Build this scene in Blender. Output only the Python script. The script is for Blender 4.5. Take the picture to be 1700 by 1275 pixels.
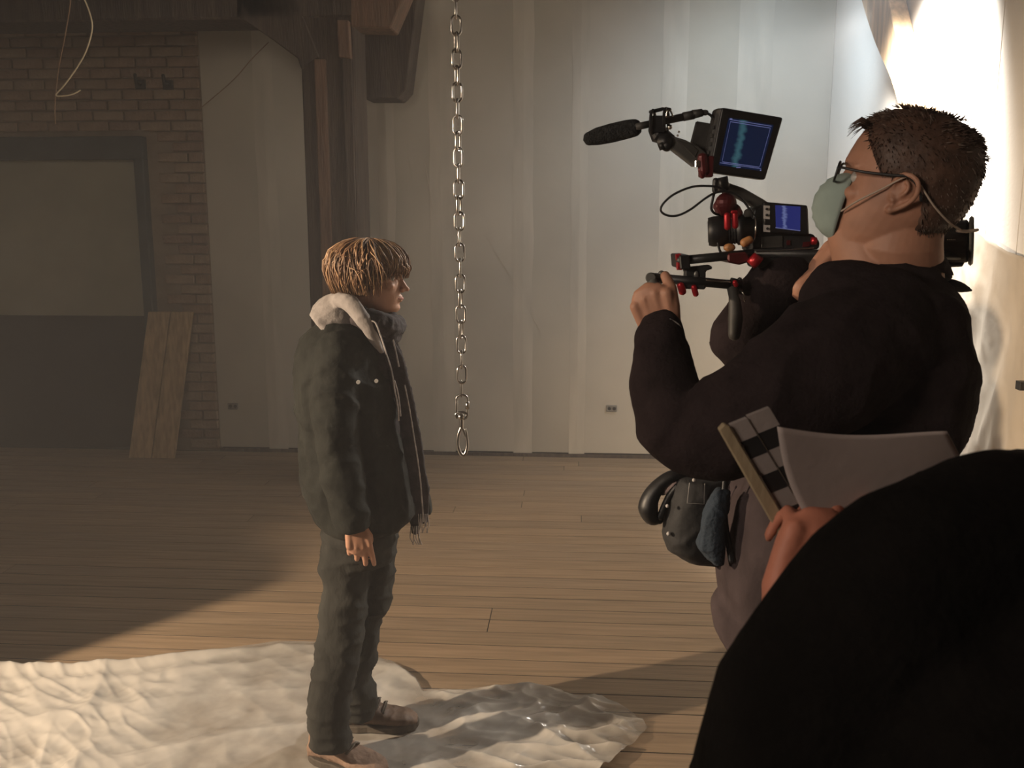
import bpy, bmesh, math, random
from math import sin, cos, pi, radians as R, sqrt, atan2, exp
from mathutils import Vector as V, Matrix, noise
random.seed(7)
sc = bpy.context.scene
for o in list(bpy.data.objects): bpy.data.objects.remove(o)
COL = sc.collection
# ------------------------------------------------------------------ camera
CAMH, PITCH, YAW, FPX = 1.65, R(10.0), R(4.0), 1560.0
FH = V((-sin(YAW), cos(YAW), 0)); RT = V((cos(YAW), sin(YAW), 0)); UP = V((0, 0, 1))
FWD = FH*cos(PITCH) - UP*sin(PITCH); CUP = FH*sin(PITCH) + UP*cos(PITCH)
CAM = V((0, 0, CAMH))
cd = bpy.data.cameras.new('camera'); cam = bpy.data.objects.new('camera', cd); COL.objects.link(cam)
cam.matrix_world = Matrix(((RT.x, CUP.x, -FWD.x, CAM.x), (RT.y, CUP.y, -FWD.y, CAM.y), (RT.z, CUP.z, -FWD.z, CAM.z), (0, 0, 0, 1)))
cd.sensor_width = 36; cd.lens = 36*FPX/1700; cd.clip_start = 0.05
cd.dof.use_dof = True; cd.dof.focus_distance = 2.3; cd.dof.aperture_fstop = 13
sc.camera = cam
# ------------------------------------------------------------------ haze, exposure, lights
w = bpy.data.worlds.new('world'); sc.world = w; w.use_nodes = True
nt = w.node_tree; nt.nodes.clear()
wo = nt.nodes.new('ShaderNodeOutputWorld'); bg = nt.nodes.new('ShaderNodeBackground')
bg.inputs[0].default_value = (0.01, 0.011, 0.014, 1); bg.inputs[1].default_value = 0.3
nt.links.new(bg.outputs[0], wo.inputs[0])
vs = nt.nodes.new('ShaderNodeVolumeScatter'); vs.inputs['Color'].default_value = (0.92, 0.94, 1, 1)
vs.inputs['Density'].default_value = 0.0175; vs.inputs['Anisotropy'].default_value = 0.25
nt.links.new(vs.outputs[0], wo.inputs[1])
sc.view_settings.view_transform = 'Standard'; sc.view_settings.look = 'None'
sc.view_settings.exposure = 0.0; sc.view_settings.gamma = 1; sc.view_settings.use_curve_mapping = False
sc.cycles.max_bounces = 7; sc.cycles.volume_bounces = 1; sc.cycles.transparent_max_bounces = 12
sc.cycles.sample_clamp_indirect = 4; sc.cycles.use_denoising = True
try: sc.cycles.denoiser = 'OPENIMAGEDENOISE'
except Exception: pass

def light(name, kind, loc, target, energy, color, size=0.2, spot=None, blend=0.3, size_y=None):
    d = bpy.data.lights.new(name, kind); d.energy = energy; d.color = color
    if kind == 'SPOT': d.spot_size = R(spot); d.spot_blend = blend; d.shadow_soft_size = size
    elif kind == 'AREA':
        d.size = size
        if size_y: d.shape = 'RECTANGLE'; d.size_y = size_y
    else: d.shadow_soft_size = size
    o = bpy.data.objects.new(name, d); COL.objects.link(o); o.location = loc
    o.rotation_euler = (V(target)-V(loc)).to_track_quat('-Z', 'Y').to_euler()
    return o
LAMP_LEFT = V((-3.73, 0.98, 2.0))
light('left_film_lamp', 'SPOT', LAMP_LEFT, (0.15, 3.2, 0.05), 1050, (1, 0.77, 0.54), 0.04, 62, 0.6)
light('rear_film_lamp', 'SPOT', (1.15, 4.3, 2.95), (1.75, 4.62, 1.7), 840, (1, 0.97, 0.92), 0.12, 80, 0.6)
light('added_rim_spot', 'SPOT', (1.2, 4.25, 2.5), (-0.40, 2.75, 1.15), 190, (1, 0.93, 0.84), 0.05, 46, 0.6)  # added spot that puts a bright rim on the boy's profile
light('rear_back_glow', 'SPOT', (1.05, 5.3, 2.88), (1.15, 6.4, 1.95), 62, (0.70, 0.86, 1.0), 0.12, 138, 1.0)
hl = light('left_wall_fill', 'AREA', (-1.6, 2.2, 3.0), (-1.9, 6.4, 1.6), 6.5, (1, 0.86, 0.68), 0.8); hl.data.spread = R(110)  # added fill standing in for spill on the left wall
rf = light('room_fill', 'AREA', (-2.0, -0.5, 2.3), (0.55, 1.5, 1.5), 5, (1, 0.82, 0.66), 0.7); rf.data.spread = R(70)

# ------------------------------------------------------------------ pixel helpers
def ray(px, py):
    return FWD + RT*((px-850)/FPX) - CUP*((py-637.5)/FPX)
def H(px, py, D):
    d = ray(px, py); return CAM + d*(D/d.dot(FH))
def FP(px, py, z=0.0):
    d = ray(px, py); return CAM + d*((z-CAMH)/d.z)
def WY(px, py, y):
    d = ray(px, py); return CAM + d*(y/d.y)
def WX(px, py, x):
    d = ray(px, py); return CAM + d*(x/d.x)
# ------------------------------------------------------------------ materials
def mat(name, col, rough=0.7, metal=0.0, var=0.12, scale=8.0, stretch=(1, 1, 1), bump=0.1, bscale=60, spec=0.5, col2=None, lo=0.35, hi=0.65, emit=None, sheen=0, alpha=None, trans=0, bdist=0.01, sub=0):
    m = bpy.data.materials.new(name); m.use_nodes = True
    t = m.node_tree; N = t.nodes; L = t.links; b = N['Principled BSDF']
    tc = N.new('ShaderNodeTexCoord'); mp = N.new('ShaderNodeMapping'); mp.inputs['Scale'].default_value = stretch
    L.new(tc.outputs['Object'], mp.inputs[0])
    n = N.new('ShaderNodeTexNoise'); n.inputs['Scale'].default_value = scale; n.inputs['Detail'].default_value = 6
    L.new(mp.outputs[0], n.inputs['Vector'])
    r = N.new('ShaderNodeValToRGB'); c = V(col[:3])
    c2 = V(col2[:3]) if col2 else c*(1+var)
    c1 = c if col2 else c*(1-var)
    r.color_ramp.elements[0].position = lo; r.color_ramp.elements[1].position = hi
    r.color_ramp.elements[0].color = (*c1, 1); r.color_ramp.elements[1].color = (*c2, 1)
    L.new(n.outputs[0], r.inputs[0]); L.new(r.outputs[0], b.inputs['Base Color'])
    b.inputs['Roughness'].default_value = rough; b.inputs['Metallic'].default_value = metal
    b.inputs['Specular IOR Level'].default_value = spec
    if sheen: b.inputs['Sheen Weight'].default_value = sheen
    if sub: b.inputs['Subsurface Weight'].default_value = sub; b.inputs['Subsurface Radius'].default_value = (0.01, 0.004, 0.002)
    if bump:
        n2 = N.new('ShaderNodeTexNoise'); n2.inputs['Scale'].default_value = bscale; n2.inputs['Detail'].default_value = 4
        L.new(mp.outputs[0], n2.inputs['Vector'])
        bp = N.new('ShaderNodeBump'); bp.inputs['Strength'].default_value = bump; bp.inputs['Distance'].default_value = bdist
        L.new(n2.outputs[0], bp.inputs['Height']); L.new(bp.outputs[0], b.inputs['Normal'])
    if emit: b.inputs['Emission Color'].default_value = (*emit[0], 1); b.inputs['Emission Strength'].default_value = emit[1]
    if trans: b.inputs['Transmission Weight'].default_value = trans
    if alpha is not None: b.inputs['Alpha'].default_value = alpha
    return m
M = {}
M['drywall'] = mat('drywall_paint', (0.40, 0.37, 0.32), 0.92, var=0.10, scale=1.1, bump=0.08, bscale=25)
M['drywall2'] = mat('drywall_paint_dull', (0.375, 0.345, 0.293), 0.93, var=0.10, scale=1.3, bump=0.08, bscale=25)
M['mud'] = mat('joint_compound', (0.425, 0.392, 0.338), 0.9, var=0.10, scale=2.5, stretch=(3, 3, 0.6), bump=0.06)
M['whitewall'] = mat('white_wall_paint', (0.80, 0.76, 0.70), 0.9, var=0.05, scale=2)
M['brick'] = mat('old_brick', (0.21, 0.145, 0.105), 0.95, var=0.30, scale=3.5, bump=0.5, bscale=40, bdist=0.02)
M['brick2'] = mat('old_brick_pale', (0.23, 0.17, 0.125), 0.95, var=0.25, scale=3.5, bump=0.5, bscale=40, bdist=0.02)
M['brick3'] = mat('old_brick_dark', (0.185, 0.125, 0.095), 0.95, var=0.30, scale=3.5, bump=0.5, bscale=40, bdist=0.02)
M['mortar'] = mat('mortar', (0.21, 0.165, 0.125), 0.97, var=0.15, scale=5, bump=0.3)
M['frame'] = mat('blue_green_frame_paint', (0.030, 0.042, 0.048), 0.7, var=0.2, scale=6)
M['board_pan'] = mat('pale_panel', (0.27, 0.26, 0.20), 0.85, var=0.14, scale=1.4, bump=0.05)
M['ply'] = mat('rough_plank', (0.36, 0.255, 0.15), 0.85, var=0.22, scale=7, stretch=(6, 6, 0.8), bump=0.25, bscale=30)
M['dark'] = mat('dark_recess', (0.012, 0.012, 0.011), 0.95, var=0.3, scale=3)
M['timber'] = mat('old_timber', (0.055, 0.041, 0.032), 0.85, var=0.35, scale=6, stretch=(5, 5, 0.5), bump=0.4, bscale=22, bdist=0.02)
M['timber_red'] = mat('red_brown_timber', (0.12, 0.072, 0.048), 0.8, var=0.30, scale=6, stretch=(5, 5, 0.5), bump=0.35, bscale=22, bdist=0.02)
M['timber_pale'] = mat('pale_timber', (0.62, 0.42, 0.24), 0.75, var=0.25, scale=5, stretch=(5, 5, 0.5), bump=0.3, bscale=22)
for i, c in enumerate([(0.270, 0.195, 0.128), (0.250, 0.182, 0.120), (0.290, 0.208, 0.136), (0.262, 0.192, 0.13)]):
    M['plank%d' % i] = mat('floor_plank_%s' % 'abcd'[i], c, 0.62, var=0.18, scale=5, stretch=(0.45, 9, 9), bump=0.35, bscale=18, spec=0.35, bdist=0.006)
M['steel'] = mat('zinc_steel', (0.42, 0.40, 0.38), 0.28, 1.0, var=0.12, scale=30, bump=0.05)
M['wire'] = mat('cream_wire', (0.62, 0.52, 0.36), 0.6)
M['wire_dark'] = mat('brown_wire', (0.20, 0.12, 0.07), 0.7)
M['socket'] = mat('socket_grey', (0.17, 0.16, 0.145), 0.5)
M['black'] = mat('black_plastic', (0.013, 0.013, 0.014), 0.45, var=0.2, scale=30, bump=0.05)
M['blackmat'] = mat('matte_black', (0.016, 0.016, 0.017), 0.75, var=0.25, scale=40, bump=0.2)
M['foam'] = mat('dark_foam', (0.030, 0.031, 0.032), 0.98, var=0.3, scale=120, bump=0.8, bscale=300, spec=0.1)
M['grey'] = mat('grey_metal', (0.11, 0.11, 0.105), 0.42, 0.3, var=0.12, scale=20, bump=0.05)
M['greydark'] = mat('dark_grey_shell', (0.05, 0.048, 0.045), 0.55, var=0.1, scale=20)
M['red'] = mat('red_anodised', (0.42, 0.012, 0.02), 0.35, 0.4, var=0.15, scale=20, bump=0)
M['darkred'] = mat('dark_red_anodised', (0.10, 0.012, 0.014), 0.4, 0.3, var=0.2, scale=20, bump=0)
M['orange'] = mat('tan_ring', (0.42, 0.19, 0.07), 0.5)
M['chrome'] = mat('bright_chrome', (0.8, 0.78, 0.74), 0.12, 1.0, var=0.05, bump=0)
M['whitebtn'] = mat('white_button_plate', (0.55, 0.52, 0.50), 0.5)
M['skin'] = mat('light_skin', (0.50, 0.27, 0.18), 0.52, var=0.10, scale=18, bump=0.12, bscale=160, bdist=0.002, sub=0.08)
M['skin2'] = mat('ruddy_skin', (0.46, 0.235, 0.155), 0.55, var=0.14, scale=16, bump=0.15, bscale=150, bdist=0.002, sub=0.08)
M['skin_red'] = mat('reddish_skin', (0.52, 0.20, 0.13), 0.6, var=0.12, scale=16, bump=0.15, bscale=120, bdist=0.002)
M['lip'] = mat('lip', (0.42, 0.16, 0.12), 0.5)
M['eye'] = mat('eye_white', (0.55, 0.53, 0.50), 0.25, bump=0)
M['hair_blond'] = mat('sandy_hair', (0.17, 0.09, 0.045), 0.6, var=0.4, scale=30, stretch=(1, 1, 0.4), bump=0.15, spec=0.6)
M['hair_blond2'] = mat('golden_hair', (0.36, 0.215, 0.11), 0.55, var=0.3, scale=30, stretch=(1, 1, 0.4), bump=0.15, spec=0.7)
M['hair_brown'] = mat('short_brown_hair', (0.085, 0.045, 0.030), 0.55, var=0.35, scale=40, bump=0.3)
M['hair_grey'] = mat('greying_hair', (0.20, 0.15, 0.12), 0.5, var=0.3, scale=40, bump=0.2)
M['jacket'] = mat('black_green_jacket', (0.017, 0.018, 0.0155), 0.85, var=0.25, scale=14, bump=0.45, bscale=90, spec=0.25, bdist=0.004)
M['hood'] = mat('grey_hoodie', (0.30, 0.275, 0.265), 0.95, var=0.12, scale=30, bump=0.4, bscale=200, spec=0.1, bdist=0.003)
M['scarf'] = mat('black_plum_scarf', (0.032, 0.024, 0.026), 0.9, var=0.35, scale=40, bump=0.5, bscale=150, bdist=0.004)
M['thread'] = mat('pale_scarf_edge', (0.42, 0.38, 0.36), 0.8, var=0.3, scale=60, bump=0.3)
M['jeans'] = mat('dark_grey_jeans', (0.036, 0.036, 0.033), 0.9, var=0.30, scale=9, stretch=(1, 1, 0.5), bump=0.5, bscale=120, spec=0.15, bdist=0.004)
M['bluejeans'] = mat('blue_denim', (0.030, 0.045, 0.065), 0.9, var=0.25, scale=10, bump=0.4, bscale=120)
M['boot'] = mat('brown_boot_leather', (0.115, 0.070, 0.045), 0.65, var=0.35, scale=12, bump=0.4, bscale=70, bdist=0.004)
M['boot_tan'] = mat('tan_boot_suede', (0.22, 0.145, 0.105), 0.8, var=0.2, scale=12, bump=0.3, bscale=70)
M['sole'] = mat('boot_sole', (0.085, 0.07, 0.055), 0.8, var=0.2, scale=20, bump=0.3)
M['lace'] = mat('boot_lace', (0.12, 0.10, 0.08), 0.8)
M['fleece'] = mat('dark_plum_fleece', (0.022, 0.0155, 0.0165), 0.97, var=0.22, scale=20, bump=0.5, bscale=140, spec=0.08, bdist=0.004)
M['skirt'] = mat('plum_grey_cloth', (0.060, 0.046, 0.048), 0.97, var=0.2, scale=12, bump=0.4, bscale=120, spec=0.08, bdist=0.004)
M['blackcloth'] = mat('black_sweater', (0.0075, 0.0065, 0.006), 0.97, var=0.2, scale=20, bump=0.3, bscale=90, spec=0.06)
M['mask'] = mat('pale_green_mask', (0.34, 0.43, 0.40), 0.9, var=0.06, scale=30, bump=0.3, bscale=180, bdist=0.002)
M['strap'] = mat('cream_elastic', (0.58, 0.47, 0.38), 0.8)
M['khaki'] = mat('raw_wood_edge', (0.33, 0.26, 0.165), 0.8, var=0.14, scale=18, stretch=(1, 1, 0.3), bump=0.2)
M['stick_white'] = mat('worn_white_paint', (0.26, 0.225, 0.215), 0.8, var=0.1, scale=14)
M['paper'] = mat('paper_sheet', (0.40, 0.34, 0.325), 0.9, var=0.05, scale=9, bump=0.05)
M['canvas'] = mat('dust_sheet', (0.56, 0.49, 0.40), 0.85, var=0.10, scale=4, bump=0.25, bscale=14, bdist=0.01)
M['tissue'] = mat('pink_tissue', (0.62, 0.46, 0.42), 0.9)
M['stitch'] = mat('grey_piping', (0.30, 0.29, 0.28), 0.7)
def glass_mat():
    m = bpy.data.materials.new('lens_glass'); m.use_nodes = True; b = m.node_tree.nodes['Principled BSDF']
    b.inputs['Base Color'].default_value = (0.9, 0.95, 1, 1); b.inputs['Roughness'].default_value = 0.03
    b.inputs['Alpha'].default_value = 0.25; b.inputs['IOR'].default_value = 1.5
    return m
M['glass'] = glass_mat()
def plastic_mat():
    m = bpy.data.materials.new('milky_plastic_film'); m.use_nodes = True; t = m.node_tree; N = t.nodes; L = t.links; N.clear()
    o = N.new('ShaderNodeOutputMaterial'); tr = N.new('ShaderNodeBsdfTransparent'); tr.inputs[0].default_value = (0.93, 0.92, 0.90, 1)
    p = N.new('ShaderNodeBsdfPrincipled'); p.inputs['Base Color'].default_value = (0.50, 0.475, 0.44, 1)
    p.inputs['Roughness'].default_value = 0.20; p.inputs['Specular IOR Level'].default_value = 0.8
    mx = N.new('ShaderNodeMixShader'); at = N.new('ShaderNodeAttribute'); at.attribute_name = 'milk'
    tc = N.new('ShaderNodeTexCoord'); n = N.new('ShaderNodeTexNoise'); n.inputs['Scale'].default_value = 9; n.inputs['Detail'].default_value = 5
    L.new(tc.outputs['Object'], n.inputs['Vector'])
    ma = N.new('ShaderNodeMath'); ma.operation = 'MULTIPLY_ADD'; ma.inputs[1].default_value = 0.9; L.new(n.outputs[0], ma.inputs[0]); L.new(at.outputs['Fac'], ma.inputs[2])
    ma.use_clamp = True
    n2 = N.new('ShaderNodeTexNoise'); n2.noise_type = 'RIDGED_MULTIFRACTAL'; n2.inputs['Scale'].default_value = 8; n2.inputs['Detail'].default_value = 3; n2.inputs['Distortion'].default_value = 0.6
    L.new(tc.outputs['Object'], n2.inputs['Vector'])
    bp = N.new('ShaderNodeBump'); bp.inputs['Strength'].default_value = 0.9; bp.inputs['Distance'].default_value = 0.012
    L.new(n2.outputs[0], bp.inputs['Height']); L.new(bp.outputs[0], p.inputs['Normal'])
    L.new(ma.outputs[0], mx.inputs[0]); L.new(tr.outputs[0], mx.inputs[1]); L.new(p.outputs[0], mx.inputs[2]); L.new(mx.outputs[0], o.inputs[0])
    return m
M['plastic'] = plastic_mat()
def screen_mat(name, base, streak, strength, s):
    m = bpy.data.materials.new(name); m.use_nodes = True; t = m.node_tree; N = t.nodes; L = t.links
    b = N['Principled BSDF']; b.inputs['Base Color'].default_value = (0.004, 0.004, 0.006, 1); b.inputs['Roughness'].default_value = 0.5; b.inputs['Specular IOR Level'].default_value = 0.1
    tc = N.new('ShaderNodeTexCoord'); mp = N.new('ShaderNodeMapping'); mp.inputs['Scale'].default_value = s
    n = N.new('ShaderNodeTexNoise'); n.inputs['Scale'].default_value = 1.0; n.inputs['Detail'].default_value = 2
    L.new(tc.outputs['UV'], mp.inputs[0]); L.new(mp.outputs[0], n.inputs['Vector'])
    sx = N.new('ShaderNodeSeparateXYZ'); L.new(tc.outputs['UV'], sx.inputs[0])
    # a bright upright shape near the middle of the picture shown on the screen
    a1 = N.new('ShaderNodeMath'); a1.operation = 'MULTIPLY_ADD'; a1.inputs[1].default_value = 0.28; a1.inputs[2].default_value = -0.14; L.new(n.outputs[0], a1.inputs[0])
    a2 = N.new('ShaderNodeMath'); a2.operation = 'ADD'; L.new(sx.outputs[0], a2.inputs[0]); L.new(a1.outputs[0], a2.inputs[1])
    a3 = N.new('ShaderNodeMath'); a3.operation = 'SUBTRACT'; a3.inputs[1].default_value = 0.36; L.new(a2.outputs[0], a3.inputs[0])
    a4 = N.new('ShaderNodeMath'); a4.operation = 'ABSOLUTE'; L.new(a3.outputs[0], a4.inputs[0])
    r = N.new('ShaderNodeValToRGB'); e = r.color_ramp.elements
    e[0].position = 0.02; e[0].color = (*streak, 1); e[1].position = 0.11; e[1].color = (*base, 1)
    L.new(a4.outputs[0], r.inputs[0]); L.new(r.outputs[0], b.inputs['Emission Color']); b.inputs['Emission Strength'].default_value = strength
    return m
M['screen_big'] = screen_mat('monitor_picture', (0.006, 0.012, 0.038), (0.04, 0.11, 0.14), 0.7, (2, 6, 1))
M['screen_small'] = screen_mat('camera_screen_picture', (0.016, 0.020, 0.11), (0.10, 0.12, 0.26), 1.0, (3, 12, 1))
M['screen_line'] = mat('screen_line', (0.02, 0.02, 0.05), 0.4, emit=((0.10, 0.11, 0.24), 1.0), bump=0)

# ------------------------------------------------------------------ object helpers
def tag(o, label=None, cat=None, group=None, kind=None):
    if label: o['label'] = label
    if cat: o['category'] = cat
    if group: o['group'] = group
    if kind: o['kind'] = kind
    return o
def thing(name, label, cat, loc=(0, 0, 0), group=None):
    o = bpy.data.objects.new(name, None); COL.objects.link(o); o.location = loc; o.empty_display_size = 0.1
    bpy.context.view_layer.update()
    return tag(o, label, cat, group)
def link(name, me, m, parent=None, smooth=True):
    o = bpy.data.objects.new(name, me); COL.objects.link(o)
    if m is not None:
        for mm in (m if isinstance(m, (list, tuple)) else [m]): me.materials.append(mm)
    if smooth:
        for p in me.polygons: p.use_smooth = True
    if parent is not None:
        o.parent = parent
        def wm(q): return (wm(q.parent) @ q.matrix_parent_inverse if q.parent else Matrix.Identity(4)) @ Matrix.Translation(q.location)
        o.matrix_parent_inverse = wm(parent).inverted()
    return o
def obj(name, bm, m, parent=None, smooth=False, bevel=0, seg=1, recalc=True):
    if recalc: bmesh.ops.recalc_face_normals(bm, faces=bm.faces)
    me = bpy.data.meshes.new(name); bm.to_mesh(me); bm.free()
    o = link(name, me, m, parent, smooth)
    if bevel:
        md = o.modifiers.new('bevel', 'BEVEL'); md.width = bevel; md.segments = seg; md.limit_method = 'ANGLE'; md.angle_limit = R(40)
    return o
def B(): return bmesh.new()
def box(bm, c, s, rot=None):
    c = V(c); vs = []
    for dz in (-1, 1):
        for dx, dy in ((-1, -1), (1, -1), (1, 1), (-1, 1)):
            p = V((dx*s[0]/2, dy*s[1]/2, dz*s[2]/2))
            if rot is not None: p = rot @ p
            vs.append(bm.verts.new(c+p))
    for f in ((3, 2, 1, 0), (4, 5, 6, 7), (0, 1, 5, 4), (1, 2, 6, 5), (2, 3, 7, 6), (3, 0, 4, 7)):
        bm.faces.new([vs[i] for i in f])
def slab(bm, pts, off):
    """prism: polygon pts extruded by vector off"""
    a = [bm.verts.new(V(p)) for p in pts]; b = [bm.verts.new(V(p)+V(off)) for p in pts]
    n = len(pts); bm.faces.new(a); bm.faces.new(list(reversed(b)))
    for i in range(n):
        j = (i+1) % n; bm.faces.new((a[i], b[i], b[j], a[j]))
def loft(bm, rings, n=20, cap=True, expo=2.0):
    """rings: (centre, half-vector a, half-vector b)"""
    prev = None; first = None
    for rg in rings:
        c, a, b = V(rg[0]), V(rg[1]), V(rg[2]); e = rg[3] if len(rg) > 3 else expo; cur = []
        for i in range(n):
            t = 2*pi*i/n; cx, sx = cos(t), sin(t)
            x = math.copysign(abs(cx)**(2/e), cx); y = math.copysign(abs(sx)**(2/e), sx)
            cur.append(bm.verts.new(c+a*x+b*y))
        if prev:
            for i in range(n):
                j = (i+1) % n; bm.faces.new((prev[i], prev[j], cur[j], cur[i]))
        else: first = cur
        prev = cur
    if cap:
        bm.faces.new(list(reversed(first))); bm.faces.new(prev)
def frames(pts):
    ts = []
    for i in range(len(pts)):
        a = pts[max(0, i-1)]; b = pts[min(len(pts)-1, i+1)]; d = b-a
        ts.append(d.normalized() if d.length > 1e-9 else V((0, 0, 1)))
    u = ts[0].orthogonal().normalized(); out = []
    for t in ts:
        u = (u - t*u.dot(t))
        u = u.normalized() if u.length > 1e-6 else t.orthogonal().normalized()
        out.append((t, u, t.cross(u)))
    return out
def tube(bm, pts, rad, n=10, round_end=True, closed=False, flat=1.0, flatdir=None):
    pts = [V(p) for p in pts]; rs = list(rad) if isinstance(rad, (list, tuple)) else [rad]*len(pts)
    if closed:
        N = len(pts); ring = []
        for i in range(N):
            t = (pts[(i+1) % N]-pts[i-1]).normalized(); ring.append(t)
        u = ring[0].orthogonal().normalized(); allr = []
        for i in range(N):
            t = ring[i]; u = (u-t*u.dot(t)).normalized(); w2 = t.cross(u)
            allr.append([bm.verts.new(pts[i]+(u*cos(2*pi*k/n)+w2*sin(2*pi*k/n))*rs[i]) for k in range(n)])
        for i in range(N):
            a, b = allr[i], allr[(i+1) % N]
            off = 0
            if i == N-1:
                off = min(range(n), key=lambda o_: (a[0].co-b[o_].co).length)
            for k in range(n):
                bm.faces.new((a[k], a[(k+1) % n], b[(k+1+off) % n], b[(k+off) % n]))
        return
    fr = frames(pts); P = []; 
    if round_end:
        for s in (1.0, 0.7, 0.35):
            P.append((pts[0]-fr[0][0]*rs[0]*s, rs[0]*sqrt(max(0.0004, 1-s*s)), fr[0]))
    for p, r_, f in zip(pts, rs, fr): P.append((p, r_, f))
    if round_end:
        for s in (0.35, 0.7, 1.0):
            P.append((pts[-1]+fr[-1][0]*rs[-1]*s, rs[-1]*sqrt(max(0.0004, 1-s*s)), fr[-1]))
    prev = None; first = None
    for p, r_, (t, u, w2) in P:
        if flatdir is not None:
            fd = V(flatdir); w2 = (fd-t*fd.dot(t)).normalized(); u = w2.cross(t)
        cur = [bm.verts.new(p+(u*cos(2*pi*k/n)+w2*flat*sin(2*pi*k/n))*r_) for k in range(n)]
        if prev:
            for k in range(n): bm.faces.new((prev[k], prev[(k+1) % n], cur[(k+1) % n], cur[k]))
        else: first = cur
        prev = cur
    bm.faces.new(list(reversed(first))); bm.faces.new(prev)
def cyl(bm, a, b, r0, r1=None, n=16): tube(bm, [a, b], [r0, r0 if r1 is None else r1], n, round_end=False)
def ball(bm, c, r, rot=None, u=16, v=10):
    c = V(c); r = V(r) if not isinstance(r, (int, float)) else V((r, r, r)); rows = []
    for j in range(v+1):
        ph = pi*j/v; rr = max(sin(ph), 0.02)
        row = []
        for i in range(u):
            p = V((r.x*rr*cos(2*pi*i/u), r.y*rr*sin(2*pi*i/u), r.z*cos(ph)))
            row.append(bm.verts.new(c+(rot @ p if rot is not None else p)))
        rows.append(row)
    for j in range(v):
        for i in range(u):
            k = (i+1) % u; bm.faces.new((rows[j][i], rows[j+1][i], rows[j+1][k], rows[j][k]))
    bm.faces.new(list(reversed(rows[0]))[::-1]); bm.faces.new(rows[-1][::-1])
def smooth_curve(pts, k=4):
    pts = [V(p) for p in pts]; out = []
    n = len(pts)
    for i in range(n-1):
        p0, p1, p2, p3 = pts[max(0, i-1)], pts[i], pts[i+1], pts[min(n-1, i+2)]
        for s in range(k):
            t = s/k; out.append(0.5*((2*p1)+(p2-p0)*t+(2*p0-5*p1+4*p2-p3)*t*t+(3*p1-p0-3*p2+p3)*t**3))
    out.append(pts[-1]); return out
def lerp_list(vals, k=4):
    out = []
    for a, b in zip(vals, vals[1:]):
        for s in range(k): out.append(a+(b-a)*s/k)
    out.append(vals[-1]); return out
def blob(name, bm, m, parent, voxel=0.006, smooth=4, disp=None):
    """join everything in bm into one continuous surface (voxel remesh), smooth, displace along normals"""
    bmesh.ops.recalc_face_normals(bm, faces=bm.faces)
    me = bpy.data.meshes.new(name+'_raw'); bm.to_mesh(me); bm.free()
    t = bpy.data.objects.new('tmp', me); COL.objects.link(t)
    md = t.modifiers.new('r', 'REMESH'); md.mode = 'VOXEL'; md.voxel_size = voxel
    if smooth:
        s = t.modifiers.new('s', 'SMOOTH'); s.iterations = smooth; s.factor = 0.5
    dg = bpy.context.evaluated_depsgraph_get(); dg.update()
    me2 = bpy.data.meshes.new_from_object(t.evaluated_get(dg)); me2.name = name
    bpy.data.objects.remove(t); bpy.data.meshes.remove(me)
    if disp:
        nr = [v.normal.copy() for v in me2.vertices]
        for v, nn in zip(me2.vertices, nr): v.co += nn*disp(v.co, nn)
    me2.materials.clear()
    return link(name, me2, m, parent)
def folds(amp, sc_=(6, 6, 12), amp2=0.0, sc2=(30, 30, 30), off=0.0):
    def f(p, nn):
        a = noise.noise(V((p.x*sc_[0]+off, p.y*sc_[1], p.z*sc_[2])))
        b = 1-abs(noise.noise(V((p.x*sc_[0]*1.3+7+off, p.y*sc_[1]*1.3, p.z*sc_[2]*1.3))))*2
        r_ = amp*(0.5*a+0.5*b*abs(b))
        if amp2: r_ += amp2*noise.noise(V((p.x*sc2[0], p.y*sc2[1], p.z*sc2[2])))
        return r_
    return f
# ================================================================== ROOM
YB, ZC = 6.42, 3.25
XR = WY(1387, 50, YB).x
XL, YF = -4.9, -1.6
def struct(name, bm, m, parent=None, **k):
    o = obj(name, bm, m, parent, **k)
    if parent is None: o['kind'] = 'structure'
    return o
bm = B(); box(bm, ((XL+XR)/2, (YF+YB)/2+0.1, -0.041), (XR-XL+0.6, YB-YF+0.6, 0.08)); floor = struct('floor', bm, M['dark'])
bm = B(); box(bm, ((XL+XR)/2, (YF+YB)/2, ZC+0.06), (XR-XL+0.4, YB-YF+0.4, 0.12)); ceiling = struct('ceiling', bm, M['timber'])
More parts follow.
